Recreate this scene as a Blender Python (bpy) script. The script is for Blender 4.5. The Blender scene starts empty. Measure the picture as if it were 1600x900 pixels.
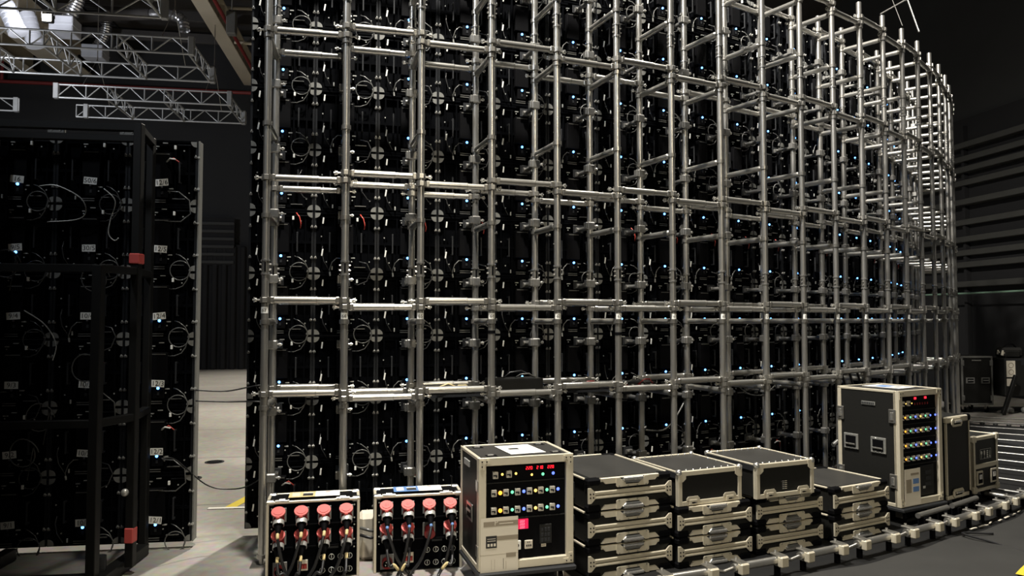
import bpy, bmesh, math, random
from mathutils import Vector, Matrix
random.seed(7)
PI = math.pi
R = math.radians
S = bpy.context.scene
COL = S.collection
ORD = ['zeroth', 'first', 'second', 'third', 'fourth', 'fifth', 'sixth', 'seventh', 'eighth', 'ninth', 'tenth', 'eleventh',
       'twelfth', 'thirteenth', 'fourteenth', 'fifteenth', 'sixteenth', 'seventeenth', 'eighteenth', 'nineteenth',
       'twentieth', 'twenty-first', 'twenty-second', 'twenty-third']

# ------------------------------------------------------------------ materials
def mat(name, col, rough=0.5, metal=0.0, emit=None, strength=0.0, noise=0.0, nscale=8.0, bump=0.0, spec=0.5, rough_var=0.0):
    m = bpy.data.materials.new(name); m.use_nodes = True
    nt = m.node_tree; b = nt.nodes['Principled BSDF']
    b.inputs['Base Color'].default_value = (*col, 1); b.inputs['Roughness'].default_value = rough
    b.inputs['Metallic'].default_value = metal; b.inputs['Specular IOR Level'].default_value = spec
    if noise or bump or rough_var:
        tc = nt.nodes.new('ShaderNodeTexCoord'); n = nt.nodes.new('ShaderNodeTexNoise')
        n.inputs['Scale'].default_value = nscale; n.inputs['Detail'].default_value = 6
        nt.links.new(tc.outputs['Object'], n.inputs['Vector'])
        if noise:
            r = nt.nodes.new('ShaderNodeMix'); r.data_type = 'RGBA'
            r.inputs['A'].default_value = (*[c * (1 - noise) for c in col], 1)
            r.inputs['B'].default_value = (*[min(1, c * (1 + noise)) for c in col], 1)
            nt.links.new(n.outputs['Fac'], r.inputs['Factor']); nt.links.new(r.outputs['Result'], b.inputs['Base Color'])
        if rough_var:
            mr = nt.nodes.new('ShaderNodeMapRange')
            mr.inputs['To Min'].default_value = max(0.02, rough - rough_var); mr.inputs['To Max'].default_value = min(1, rough + rough_var)
            nt.links.new(n.outputs['Fac'], mr.inputs['Value']); nt.links.new(mr.outputs['Result'], b.inputs['Roughness'])
        if bump:
            bp = nt.nodes.new('ShaderNodeBump'); bp.inputs['Strength'].default_value = bump; bp.inputs['Distance'].default_value = 0.01
            nt.links.new(n.outputs['Fac'], bp.inputs['Height']); nt.links.new(bp.outputs['Normal'], b.inputs['Normal'])
    if emit:
        b.inputs['Emission Color'].default_value = (*emit, 1); b.inputs['Emission Strength'].default_value = strength
        m.cycles.emission_sampling = 'NONE'
    return m

M = {}
M['galv'] = mat('galvanised_steel', (.60, .585, .545), .29, .90, noise=.10, nscale=4, rough_var=.03)
M['galv2'] = mat('zinc_coupler', (.45, .435, .40), .30, .9, noise=.2, nscale=30, rough_var=.05)
M['alu'] = mat('aluminium_profile', (.66, .605, .475), .45, .4, noise=.06, nscale=30, rough_var=.06)
M['alu_b'] = mat('bright_aluminium', (.85, .84, .80), .22, .9, noise=.05, nscale=25)
M['chrome'] = mat('dull_chrome', (.42, .43, .43), .3, .9)
M['truss'] = mat('truss_aluminium', (.55, .56, .56), .42, .6, noise=.12, nscale=9)
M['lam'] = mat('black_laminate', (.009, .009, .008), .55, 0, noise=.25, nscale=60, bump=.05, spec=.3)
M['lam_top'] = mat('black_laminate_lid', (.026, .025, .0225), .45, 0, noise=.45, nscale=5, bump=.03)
M['blk'] = mat('black_plastic', (.0026, .0026, .0032), .65, 0, spec=.06)
M['blkm'] = mat('black_cabinet', (.0016, .0018, .0024), .75, 0.0, noise=.3, nscale=12, spec=.02)
M['rim'] = mat('cabinet_edge', (.009, .010, .012), .42, .2, spec=.3)
M['grey'] = mat('grey_casting', (.19, .19, .178), .5, .25, noise=.2, nscale=40)
M['dgrey'] = mat('dark_grey_plastic', (.020, .021, .023), .5, 0, spec=.25)
M['sw'] = mat('pale_switch_plate', (.52, .49, .42), .5)
M['clamp'] = mat('dull_clamp', (.26, .255, .24), .42, .75, noise=.3, nscale=40)
M['under'] = mat('underlay_shade', (.006, .006, .006), .8, spec=.2)  # near-black colour stands in for deep shade beneath cases and rail
M['lgrey'] = mat('light_grey_fitting', (.55, .55, .52), .35, .5)
M['white'] = mat('white_tag', (.78, .78, .74), .6)
M['paper'] = mat('paper', (.62, .57, .47), .7, noise=.05, nscale=6)
M['paper_w'] = mat('white_paper', (.75, .73, .68), .65)
M['paper_b'] = mat('printed_band', (.26, .22, .16), .7)
M['ink'] = mat('black_ink', (.015, .015, .015), .8)
M['print_blue'] = mat('blue_print', (.10, .20, .42), .6)
M['print_yellow'] = mat('yellow_print', (.62, .50, .25), .6)
M['red'] = mat('red_plastic', (.56, .085, .075), .5)
M['dred'] = mat('dark_red_plastic', (.22, .012, .012), .45)
M['cable'] = mat('black_cable', (.012, .012, .013), .42)
M['jump'] = mat('grey_jumper', (.095, .095, .09), .26)
M['jump_d'] = mat('dark_jumper', (.05, .05, .05), .25)
M['jump_r'] = mat('red_jumper', (.42, .05, .035), .35)
M['yell'] = mat('yellow_tape', (.62, .47, .03), .6, noise=.2, nscale=20)
M['steel_b'] = mat('black_steel', (.008, .008, .0075), .5, .1, noise=.3, nscale=10, spec=.3)
M['girder'] = mat('cream_paint', (.55, .49, .38), .6, noise=.1, nscale=2)
M['pipe_red'] = mat('red_pipe_paint', (.22, .03, .028), .5)
M['foil'] = mat('foil', (.75, .75, .76), .25, .9, noise=.2, nscale=9, bump=.6)
M['duct'] = mat('white_duct', (.62, .64, .70), .5, noise=.12, nscale=3, bump=.3)
M['led'] = mat('blue_white_led', (.1, .1, .1), emit=(.11, .36, 1.0), strength=6)
M['led_off'] = mat('unlit_led', (.05, .05, .06), .3)
M['seg'] = mat('red_segments', (.2, 0, 0), emit=(1.0, .015, .03), strength=3.2)
M['seg_p'] = mat('pink_segments', (.3, .1, .1), emit=(1.0, .22, .30), strength=2.2)
M['seg_bg'] = mat('red_display', (.2, 0, .02), emit=(1.0, .01, .09), strength=.75)
M['l_y'] = mat('amber_lamp', (.3, .2, .05), emit=(1.0, .58, .12), strength=2.6)
M['l_o'] = mat('orange_lamp', (.3, .15, .02), emit=(1.0, .36, .03), strength=2.6)
M['l_g'] = mat('green_lamp', (.05, .3, .15), emit=(.18, .85, .42), strength=1.5)
M['l_b'] = mat('blue_lamp', (.05, .08, .4), emit=(.10, .17, 1.0), strength=2.6)
M['flood'] = mat('flood_lens', (.8, .8, .8), emit=(1, .86, .65), strength=14)

def floor_mat():
    m = bpy.data.materials.new('concrete'); m.use_nodes = True; nt = m.node_tree; b = nt.nodes['Principled BSDF']
    tc = nt.nodes.new('ShaderNodeTexCoord'); mp = nt.nodes.new('ShaderNodeMapping'); mp.inputs['Rotation'].default_value = (0, 0, -R(9.37))
    nt.links.new(tc.outputs['Object'], mp.inputs['Vector'])
    n1 = nt.nodes.new('ShaderNodeTexNoise'); n1.inputs['Scale'].default_value = .9; n1.inputs['Detail'].default_value = 9; n1.inputs['Roughness'].default_value = .65
    n2 = nt.nodes.new('ShaderNodeTexNoise'); n2.inputs['Scale'].default_value = 14; n2.inputs['Detail'].default_value = 8
    nt.links.new(mp.outputs['Vector'], n1.inputs['Vector']); nt.links.new(mp.outputs['Vector'], n2.inputs['Vector'])
    a = nt.nodes.new('ShaderNodeMix'); a.data_type = 'RGBA'; a.inputs['A'].default_value = (.24, .225, .20, 1); a.inputs['B'].default_value = (.50, .475, .43, 1)
    nt.links.new(n1.outputs['Fac'], a.inputs['Factor'])
    c = nt.nodes.new('ShaderNodeMix'); c.data_type = 'RGBA'; c.blend_type = 'MULTIPLY'; c.inputs['Factor'].default_value = .55
    nt.links.new(a.outputs['Result'], c.inputs['A']); nt.links.new(n2.outputs['Color'], c.inputs['B'])
    br = nt.nodes.new('ShaderNodeTexBrick'); br.inputs['Scale'].default_value = 1; br.offset = 0
    br.inputs['Brick Width'].default_value = 6; br.inputs['Row Height'].default_value = 2.4; br.inputs['Mortar Size'].default_value = .012
    br.inputs['Color1'].default_value = (1, 1, 1, 1); br.inputs['Color2'].default_value = (.9, .9, .9, 1); br.inputs['Mortar'].default_value = (.3, .3, .3, 1)
    nt.links.new(mp.outputs['Vector'], br.inputs['Vector'])
    d = nt.nodes.new('ShaderNodeMix'); d.data_type = 'RGBA'; d.blend_type = 'MULTIPLY'; d.inputs['Factor'].default_value = .8
    nt.links.new(c.outputs['Result'], d.inputs['A']); nt.links.new(br.outputs['Color'], d.inputs['B'])
    nt.links.new(d.outputs['Result'], b.inputs['Base Color'])
    b.inputs['Roughness'].default_value = .55
    bp = nt.nodes.new('ShaderNodeBump'); bp.inputs['Strength'].default_value = .15; bp.inputs['Distance'].default_value = .01
    nt.links.new(n2.outputs['Fac'], bp.inputs['Height']); nt.links.new(bp.outputs['Normal'], b.inputs['Normal'])
    return m
M['floor'] = floor_mat()
M['cloth'] = mat('black_floor_cloth', (.0185, .018, .0165), .7, 0, noise=.45, nscale=2.6, bump=.3)
M['wall'] = mat('dark_wall', (.042, .043, .042), .8, noise=.2, nscale=1.5)
M['wall_d'] = mat('dark_back_wall', (.018, .0185, .0195), .8, noise=.2, nscale=1.5)
M['wall_b'] = mat('black_drape', (.010, .010, .011), .85, noise=.2, nscale=3)
M['ceil'] = mat('dark_roof', (.06, .055, .052), .8, noise=.2, nscale=2)
M['plank'] = mat('dark_bleacher', (.05, .05, .046), .6, noise=.2, nscale=4)

# ------------------------------------------------------------------ mesh builder
class MB:
    def __init__(s): s.v = []; s.f = []; s.m = []; s.sm = []; s.mats = []
    def mi(s, m):
        if m not in s.mats: s.mats.append(m)
        return s.mats.index(m)
    def add(s, vs, fs, m, smooth=False, X=None):
        o = len(s.v); k = s.mi(m)
        s.v += [tuple(X @ Vector(v)) if X is not None else tuple(v) for v in vs]
        for f in fs: s.f.append([o + i for i in f]); s.m.append(k); s.sm.append(smooth)
        return s
    def box(s, x0, x1, y0, y1, z0, z1, m, c=0, X=None):
        cx, cy, cz = (x0 + x1) / 2, (y0 + y1) / 2, (z0 + z1) / 2; hx, hy, hz = abs(x1 - x0) / 2, abs(y1 - y0) / 2, abs(z1 - z0) / 2
        if c <= 0:
            vs = [(cx + a * hx, cy + b * hy, cz + d * hz) for a in (-1, 1) for b in (-1, 1) for d in (-1, 1)]
            fs = [(0, 1, 3, 2), (4, 6, 7, 5), (0, 4, 5, 1), (2, 3, 7, 6), (0, 2, 6, 4), (1, 5, 7, 3)]
            return s.add(vs, fs, m, False, X)
        c = min(c, hx * .49, hy * .49, hz * .49); vs = []; ix = {}
        for a in (-1, 1):
            for b in (-1, 1):
                for d in (-1, 1):
                    for ax in range(3):
                        p = [a * (hx - c), b * (hy - c), d * (hz - c)]; p[ax] = (a, b, d)[ax] * (hx, hy, hz)[ax]
                        ix[(a, b, d, ax)] = len(vs); vs.append((p[0] + cx, p[1] + cy, p[2] + cz))
        fs = []
        for ax in range(3):
            u, w = [i for i in range(3) if i != ax]
            for sg in (-1, 1):
                q = []
                for (p, r) in ((-1, -1), (1, -1), (1, 1), (-1, 1)):
                    k = [0, 0, 0]; k[ax] = sg; k[u] = p; k[w] = r; q.append(ix[(*k, ax)])
                fs.append(q)
            for p in (-1, 1):
                for r in (-1, 1):
                    k0 = [0, 0, 0]; k0[u] = p; k0[w] = r; k1 = list(k0); k0[ax] = -1; k1[ax] = 1
                    fs.append([ix[(*k0, u)], ix[(*k1, u)], ix[(*k1, w)], ix[(*k0, w)]])
        for a in (-1, 1):
            for b in (-1, 1):
                for d in (-1, 1): fs.append([ix[(a, b, d, i)] for i in range(3)])
        ctr = Vector((cx, cy, cz)); out = []
        for f in fs:
            P = [Vector(vs[i]) for i in f]; n = (P[1] - P[0]).cross(P[2] - P[0]); mid = sum(P, Vector()) / len(P)
            out.append(f if n.dot(mid - ctr) > 0 else f[::-1])
        return s.add(vs, out, m, False, X)
    def cyl(s, p0, p1, r0, m, r1=None, n=12, caps=True, smooth=True, X=None):
        p0, p1 = Vector(p0), Vector(p1); r1 = r0 if r1 is None else r1
        d = (p1 - p0).normalized(); a = d.orthogonal().normalized(); b = d.cross(a)
        vs = []
        for i in range(n):
            t = 2 * PI * i / n; e = a * math.cos(t) + b * math.sin(t)
            vs += [p0 + e * r0, p1 + e * r1]
        s.add(vs, [(2 * i, 2 * ((i + 1) % n), 2 * ((i + 1) % n) + 1, 2 * i + 1) for i in range(n)], m, smooth, X)
        if caps:
            s.add([vs[2 * i] for i in range(n)], [tuple(range(n))[::-1]], m, False, X); s.add([vs[2 * i + 1] for i in range(n)], [tuple(range(n))], m, False, X)
        return s
    def tube(s, pts, r, m, n=6, X=None, closed=False):
        P = [Vector(p) for p in pts]; vs = []; a = None; L = len(P)
        for i in range(L):
            d = (P[min(i + 1, L - 1)] - P[max(i - 1, 0)]); d = d.normalized() if d.length > 1e-9 else Vector((0, 0, 1))
            a = d.orthogonal().normalized() if a is None else (a - d * a.dot(d)).normalized()
            b = d.cross(a)
            vs += [P[i] + (a * math.cos(2 * PI * k / n) + b * math.sin(2 * PI * k / n)) * r for k in range(n)]
        fs = [(i * n + k, i * n + (k + 1) % n, (i + 1) * n + (k + 1) % n, (i + 1) * n + k) for i in range(L - 1) for k in range(n)]
        fs += [tuple(range(n))[::-1], tuple((L - 1) * n + k for k in range(n))]
        return s.add(vs, fs, m, True, X)
    def prism(s, poly, y0, y1, m, X=None):          # polygon in x,z counter-clockwise seen from -y
        n = len(poly); vs = [(x, y0, z) for x, z in poly] + [(x, y1, z) for x, z in poly]
        fs = [tuple(range(n)), tuple(range(2 * n - 1, n - 1, -1))] + [(i, i + n, (i + 1) % n + n, (i + 1) % n) for i in range(n)]
        return s.add(vs, fs, m, False, X)
    def ball(s, c, r, m, n=10, X=None, sy=1.0):
        vs = []; k = n // 2
        for j in range(k + 1):
            t = PI * j / k
            for i in range(n):
                u = 2 * PI * i / n; vs.append((c[0] + r * math.sin(t) * math.cos(u), c[1] + sy * r * math.sin(t) * math.sin(u), c[2] + r * math.cos(t)))
        return s.add(vs, [(j * n + i, (j + 1) * n + i, (j + 1) * n + (i + 1) % n, j * n + (i + 1) % n) for j in range(k) for i in range(n)], m, True, X)
    def ring(s, c, ri, ro, h, m, n=18, X=None):       # an annulus around the z axis at c
        vs = []
        for i in range(n):
            q = 2 * PI * i / n; a, b = math.cos(q), math.sin(q)
            vs += [(c[0] + ro * a, c[1] + ro * b, c[2] - h), (c[0] + ro * a, c[1] + ro * b, c[2] + h), (c[0] + ri * a, c[1] + ri * b, c[2] + h), (c[0] + ri * a, c[1] + ri * b, c[2] - h)]
        fs = []
        for i in range(n):
            p, q = 4 * i, 4 * ((i + 1) % n)
            for k in range(4): fs.append((p + k, q + k, q + (k + 1) % 4, p + (k + 1) % 4))
        return s.add(vs, fs, m, False, X)
    def text(s, t, size, org, m, X=None, axes='xz', align=0.0):
        vs, fs = TXT[t]; w = max(v[0] for v in vs); h = max(v[1] for v in vs)
        pts = []
        for v in vs:
            a, b = (v[0] - w * align) * size, v[1] * size
            pts.append((org[0] + a, org[1], org[2] + b) if axes == 'xz' else (org[0] + a, org[1] + b, org[2]))
        return s.add(pts, fs, m, False, X)
    def seg7(s, t, h, org, m):                       # seven-segment figures facing -y
        w = h * .55; k = h * .11
        on = {'0': 'abcdef', '1': 'bc', '2': 'abged', '8': 'abcdefg'}
        for i, ch in enumerate(t):
            x = org[0] + i * h * .78; y = org[1]; z = org[2]
            r = {'a': (0, w, h - k, h), 'd': (0, w, 0, k), 'g': (0, w, h / 2 - k / 2, h / 2 + k / 2), 'f': (0, k, h / 2, h), 'b': (w - k, w, h / 2, h), 'e': (0, k, 0, h / 2), 'c': (w - k, w, 0, h / 2)}
            for q in on[ch]:
                a, b, c, d = r[q]; s.box(x + a, x + b, y - .0015, y, z + c + k * .25, z + d - k * .25, m)
        return s
    def mesh(s, name):
        me = bpy.data.meshes.new(name); me.from_pydata(s.v, [], s.f)
        for m in s.mats: me.materials.append(M[m])
        me.polygons.foreach_set('material_index', s.m); me.polygons.foreach_set('use_smooth', s.sm); me.update()
        return me
    def build(s, name, parent=None, loc=(0, 0, 0), rot=(0, 0, 0)): return put(name, s.mesh(name), parent, loc, rot)

def put(name, me, parent=None, loc=(0, 0, 0), rot=(0, 0, 0)):
    o = bpy.data.objects.new(name, me); COL.objects.link(o); o.parent = parent; o.location = loc; o.rotation_euler = rot
    return o
def tag(o, label, cat, group=None):
    o['label'] = label; o['category'] = cat
    if group: o['group'] = group
    return o
def thing(name, label, cat, loc=(0, 0, 0), rz=0, group=None):
    return tag(put(name, None, None, loc, (0, 0, rz)), label, cat, group)
def struct(o): o['kind'] = 'structure'; return o

TXT = {}
def make_texts(strings):
    obs = []
    for t in strings:
        cu = bpy.data.curves.new('t', 'FONT'); cu.body = t; cu.size = 1.0; cu.resolution_u = 2
        ob = bpy.data.objects.new('t', cu); COL.objects.link(ob); obs.append((t, ob))
    bpy.context.view_layer.update(); dg = bpy.context.evaluated_depsgraph_get()
    for t, ob in obs:
        me = bpy.data.meshes.new_from_object(ob.evaluated_get(dg))
        TXT[t] = ([tuple(v.co) for v in me.vertices], [tuple(p.vertices) for p in me.polygons]); bpy.data.meshes.remove(me)
    for t, ob in obs:
        cu = ob.data; bpy.data.objects.remove(ob); bpy.data.curves.remove(cu)
STK = {0: ['12/1', '12/2', '12/3', '12/4', '12/5', '12/6'], 1: ['10/1', '10/2', '10/3', '10/4', '30/5', '50/6'], 2: ['9/1', '9/2', '9/3', '9/4', '9/5', '16'], 3: ['8/1', '8/2', '8/3', '8/4', '8/5', '8/6']}
make_texts([str(67 - k) for k in range(21)] + [t for c in STK.values() for t in c] + ['G1', 'A', 'P'])

# ------------------------------------------------------------------ shared curve of wall and scaffold
CX, CY, RO, TH0, DTH = -4.0948, 17.4342, 12.4836, .1907, .04345
RI, RL = RO - .4554, RO - .7214
EYE = 1.70
def arc(t, r, z=0): return Vector((CX + r * math.sin(t), CY - r * math.cos(t), z))
NP = 21
def pth(k): return TH0 + DTH * k
def lth(c): return .1926 + .0425 * c

# ------------------------------------------------------------------ setting
TB = R(9.37)
def bld(u, v, z=0): return Vector((u * math.cos(TB) - v * math.sin(TB), u * math.sin(TB) + v * math.cos(TB), z))
BX = Matrix.Rotation(TB, 4, 'Z')
def bbox(mb, u0, u1, v0, v1, z0, z1, m, c=0): return mb.box(u0, u1, v0, v1, z0, z1, m, c, BX)
mb = MB(); bbox(mb, -22, 14, -9, 26.3, -.2, 0, 'floor'); struct(mb.build('floor'))
mb = MB(); bbox(mb, -22, 14, 26.3, 26.6, 0, 11.5, 'wall_d')
bbox(mb, -22, 13.7, 26.15, 26.3, 0, 4.2, 'wall_b')
struct(mb.build('wall_back'))
mb = MB(); bbox(mb, 13.7, 14, -9, 26.3, 0, 11.5, 'wall'); struct(mb.build('wall_right'))
mb = MB(); bbox(mb, -22.3, -22, -9, 26.3, 0, 11.5, 'wall'); struct(mb.build('wall_left'))
mb = MB(); bbox(mb, -22, 14, -9, 26.3, 11.5, 11.7, 'ceil')
struct(mb.build('ceiling'))

# ------------------------------------------------------------------ video panels
def circ(cx, cz, r, a0, a1, n, y): return [(cx + r * math.cos(a0 + (a1 - a0) * i / n), y, cz + r * math.sin(a0 + (a1 - a0) * i / n)) for i in range(n + 1)]
def quarter(sx, sz, r=.052, g=.010, n=6):
    p = [(g, g)] + [(g + (r - g) * math.cos(PI / 2 * i / n), g + (r - g) * math.sin(PI / 2 * i / n)) for i in range(n + 1)]
    p = [(sx * (.25 - a), (.5 - b) if sz > 0 else b) for a, b in p]
    ar = sum(p[i][0] * p[(i + 1) % len(p)][1] - p[(i + 1) % len(p)][0] * p[i][1] for i in range(len(p)))
    return p if ar > 0 else p[::-1]
def panel_body(full=True):
    b = MB()
    b.box(-.248, .248, .02, .07, .002, .498, 'blkm')
    for x in (-.248, .232): b.box(x, x + .016, -.012, .02, .002, .498, 'rim')
    for z in (.002, .482): b.box(-.232, .232, -.012, .02, z, z + .016, 'blkm')
    for x in (-.185, -.085, .085, .185): b.box(x - .006, x + .006, -.006, .02, .018, .482, 'blkm')
    for z in (.03, .24, .455): b.box(-.232, .232, -.004, .02, z, z + .022, 'blkm')
    b.box(-.06, .03, -.038, -.030, .022, .027, 'clamp'); b.box(-.06, .03, -.038, -.030, .038, .042, 'clamp'); b.box(.07, .16, -.02, -.004, .052, .057, 'clamp'); b.box(.085, .10, -.045, -.03, .425, .455, 'white', .002); b.box(.0, .035, -.03, -.02, .47, .476, 'lgrey'); b.box(-.11, -.1, -.03, -.02, .03, .06, 'lgrey', .002)
    b.box(.10, .20, -.016, -.004, .462, .468, 'rim')
    for x in (-.236, .236):
        for z in (.125, .372):
            b.box(x - .011, x + .011, -.024, -.010, z - .008, z + .008, 'clamp', .003)
            b.box(x - .003, x + .005, -.028, -.020, z + .004, z + .016, 'lgrey')
    for x, z in ((-.15, .095), (.05, .10), (.19, .10), (-.05, .43), (.15, .42), (-.19, .30)):
        b.cyl((x, -.012, z), (x, -.018, z), .0055, 'lgrey', n=6)
    b.box(.045, .075, -.02, -.006, .126, .134, 'lgrey'); b.box(-.06, -.03, -.02, -.006, .445, .452, 'lgrey')
    if not full:
        b.box(-.062, .062, -.034, .02, .165, .40, 'blk', .004); b.box(-.05, .05, -.036, -.033, .385, .392, 'dgrey')
        for x in (-.125, .125): b.box(x - .006, x + .006, -.04, -.028, .17, .33, 'dgrey')
        for sx in (-1, 1):
            for sz in (-1, 1): b.prism(quarter(sx, sz), -.020, -.012, 'grey')
    return b
ME = {}
ME['body'] = panel_body().mesh('cabinet_body'); ME['body_far'] = panel_body(False).mesh('cabinet_body')
b = MB(); b.box(-.062, .062, -.034, .02, .165, .40, 'blk', .004); b.box(-.05, .05, -.036, -.033, .385, .391, 'clamp'); b.box(-.04, .04, -.028, .02, .06, .15, 'blk', .004)
b.box(-.008, .008, -.031, -.026, .085, .108, 'dgrey')
ME['power_box'] = b.mesh('power_box')
b = MB(); b.box(-.006, .006, -.044, -.034, 0, .16, 'dgrey', .002); b.box(-.006, .006, -.036, -.0, 0, .012, 'dgrey'); b.box(-.006, .006, -.036, -.0, .148, .16, 'dgrey'); ME['handle'] = b.mesh('handle')
for sx in (-1, 1):
    for sz in (-1, 1): ME['corner', sx, sz] = MB().prism(quarter(sx, sz), -.020, -.012, 'grey').mesh('corner_plate')
ME['led'] = MB().ball((0, -.032, .137), .0105, 'led').mesh('status_light')
ME['led_off'] = MB().ball((0, -.036, .137), .0085, 'led_off').mesh('status_light')
def jumper(kind):
    out = []
    def T(pts, r, m, n=5): pts = [(x, max(y * .62, -.0385), z) for x, y, z in pts]; b = MB(); b.tube(pts, r, m, n); out.append(b); return b
    if kind in (0, 1, 4):
        m = 'jump' if kind != 4 else 'jump_d'; r = (.072, .066, .075)[min(kind, 2)]; cz = (.012, -.006, 0.0)[min(kind, 2)]
        pts = [(.105, -.03, .137), (.14, -.05, .125), (.185, -.06, .09)]
        pts += circ(.142, cz, r, R(25), R(25 - 380), 26, -.06)
        pts += [(.19, -.055, -.06), (.16, -.05, -.105), (.11, -.045, -.125), (.06, -.03, -.125)]
        T([(x, y, z) for i, (x, y, z) in enumerate(pts)], .0042, m)
    if kind in (1, 2):
        T([(-.03, -.03, .125), (-.07, -.06, .125), (-.105, -.065, .09), (-.125, -.06, .03), (-.12, -.04, -.02)], .0042, 'jump').cyl((-.123, -.035, .012), (-.119, -.033, -.018), .007, 'lgrey', n=6)
    if kind == 2: T([(.11, -.03, .10), (.17, -.06, .085), (.20, -.07, .02), (.17, -.07, -.06), (.10, -.06, -.09), (.07, -.03, -.08)], .0045, 'jump_d')
    if kind == 3:
        T([(.115, -.03, -.015), (.14, -.055, -.05), (.152, -.06, -.10), (.148, -.05, -.14)], .005, 'jump_r')
        T([(.155, -.06, .33), (.12, -.07, .26), (.12, -.07, .18), (.17, -.06, .11), (.2, -.04, .10)], .004, 'jump_d')
    if kind == 5:
        T([(.02, -.03, .11), (.12, -.05, .105), (.2, -.07, .04), (.21, -.07, -.06), (.14, -.06, -.12), (.02, -.05, -.12)], .0048, 'jump')
        T([(.03, -.03, .33), (.08, -.05, .36), (.12, -.06, .33), (.125, -.05, .28)], .005, 'jump_r').tube([(.03, -.03, .33), (.06, -.05, .352), (.10, -.056, .345)], .0065, 'white', 5)
    if kind < 4: T([(-.18, -.03, .22), (-.186, -.05, .17), (-.17, -.06, .10), (-.13, -.05, .03)], .0035, 'jump_d', 4)
    return [b.mesh('jumper_cable') for b in out]
for k in range(6): ME['jump', k] = jumper(k)
X = Matrix.Translation((-.182, -.038, .168)) @ Matrix.Rotation(R(9), 4, 'Y')
ME['tag0'] = MB().box(-.006, .006, -.004, .004, -.028, .028, 'white', .002, X).mesh('cable_tag')
X = Matrix.Translation((-.176, -.038, .425)) @ Matrix.Rotation(R(6), 4, 'Y')
ME['tag1'] = MB().box(-.006, .006, -.004, .004, -.026, .026, 'white', .002, X).mesh('cable_tag')

def panel(loc, rz, label, group, kind, lit=True, full=True, sticker=None):
    t = thing('video_panel', label, 'video panel', loc, rz, group)
    put('cabinet_body', ME['body'] if full else ME['body_far'], t)
    if full:
        put('power_box', ME['power_box'], t)
        for x in (-.125, .125): put('handle', ME['handle'], t, (x, 0, .17))
        for sx in (-1, 1):
            for sz in (-1, 1): put('corner_plate', ME['corner', sx, sz], t)
        if sticker is None:
            if random.random() < .92: put('cable_tag', ME['tag0'], t)
            if random.random() < .8: put('cable_tag', ME['tag1'], t)
    put('status_light', ME['led' if lit else 'led_off'], t)
    for q in ME['jump', kind][:9 if full else 1]: put('jumper_cable', q, t)
    if sticker:
        b = MB(); X = Matrix.Translation((.0, -.04, .172)) @ Matrix.Rotation(R(random.uniform(-7, 5)), 4, 'Y')
        b.box(-.046, .046, -.001, .001, -.026, .026, 'white', 0, X); b.text(sticker, .05, (0, -.002, -.016), 'ink', X, 'xz', .5)
        s = b.build('number_sticker', t); s['label'] = 'white sticker with a handwritten number'
    return t
NC = 21
for c in range(NC):
    for r in range(10):
        a = lth(c); p = arc(a, RL, .063 + .5 * r)
        kind = 3 if r == 5 else (random.choice((0, 0, 1, 2, 4)) if r else 3)
        if r == 0: kind = 2 if c % 2 else 5
        panel(p, a, f'black video panel seen from behind, {ORD[c+1]} column from the scaffold\'s left end, {ORD[r+1]} row up', 'panels of the curved video wall', kind, True, c < 11)
lit = {(0, 3), (0, 2), (0, 1), (0, 0), (2, 5), (2, 4), (1, 0)}
for c in range(4):
    for r in range(6):
        p = (-2.63 - .495 * c, 5.54 - .07 * c, .048 + .5 * r)
        kind = random.choice((0, 4, 2, 5)) if c else (0, 5, 0, 0, 0, 5)[r]
        panel(p, R(8), f'black video panel with a numbered sticker, {ORD[c+1]} column from the gap, {ORD[r+1]} row up', 'panels of the separate wall at the left', kind, (c, r) in lit, True, STK[c][r])
for s_ in (.5, 1.5):
    c_ = (-2.63 - s_ * .495 - .0, 5.54 - s_ * .07, 3.045)
    b = MB(); b.box(-.06, .06, -.03, .0, .002, .085, 'grey', .006); b.cyl((-.03, -.034, .05), (-.03, -.028, .05), .008, 'lgrey', n=8); b.cyl((.03, -.034, .05), (.03, -.028, .05), .008, 'lgrey', n=8)
    tag(b.build('joining_plate', None, c_, (0, 0, R(8))), f'small grey joining plate on top of the left video wall, {"nearer" if s_ < 1 else "further from"} the gap', 'joining plate')
# silver edge strip on the open end of the left wall
e = thing('edge_strip', 'slim silver edge strip down the open end of the left video wall', 'edge strip', (-2.63 + .252 * math.cos(R(8)), 5.54 + .252 * math.sin(R(8)), 0), R(8))
b = MB(); b.box(0, .012, -.02, .07, .05, 3.045, 'grey', .003)
for r in range(6): b.cyl((.006, -.026, .18 + .5 * r), (.006, -.018, .18 + .5 * r), .010, 'lgrey', n=8); b.cyl((.006, -.026, .42 + .5 * r), (.006, -.018, .42 + .5 * r), .008, 'lgrey', n=8)
b.build('strip', e)

# ------------------------------------------------------------------ scaffold
RT = .0262
b = MB()
b.cyl((0, 0, .05), (0, 0, 5.02), RT, 'galv', n=16); b.cyl((0, 0, 5.02), (0, 0, 5.028), .019, 'blk', n=12); b.cyl((0, 0, 4.9), (0, 0, 4.905), .0275, 'galv2', n=16)
b.box(-.07, .07, -.07, .07, 0, .008, 'galv2'); b.cyl((0, 0, .008), (0, 0, .06), .018, 'galv2', n=10); b.cyl((0, 0, .05), (0, 0, .075), .034, 'galv2', n=12)
ME['post'] = b.mesh('tube')
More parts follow.
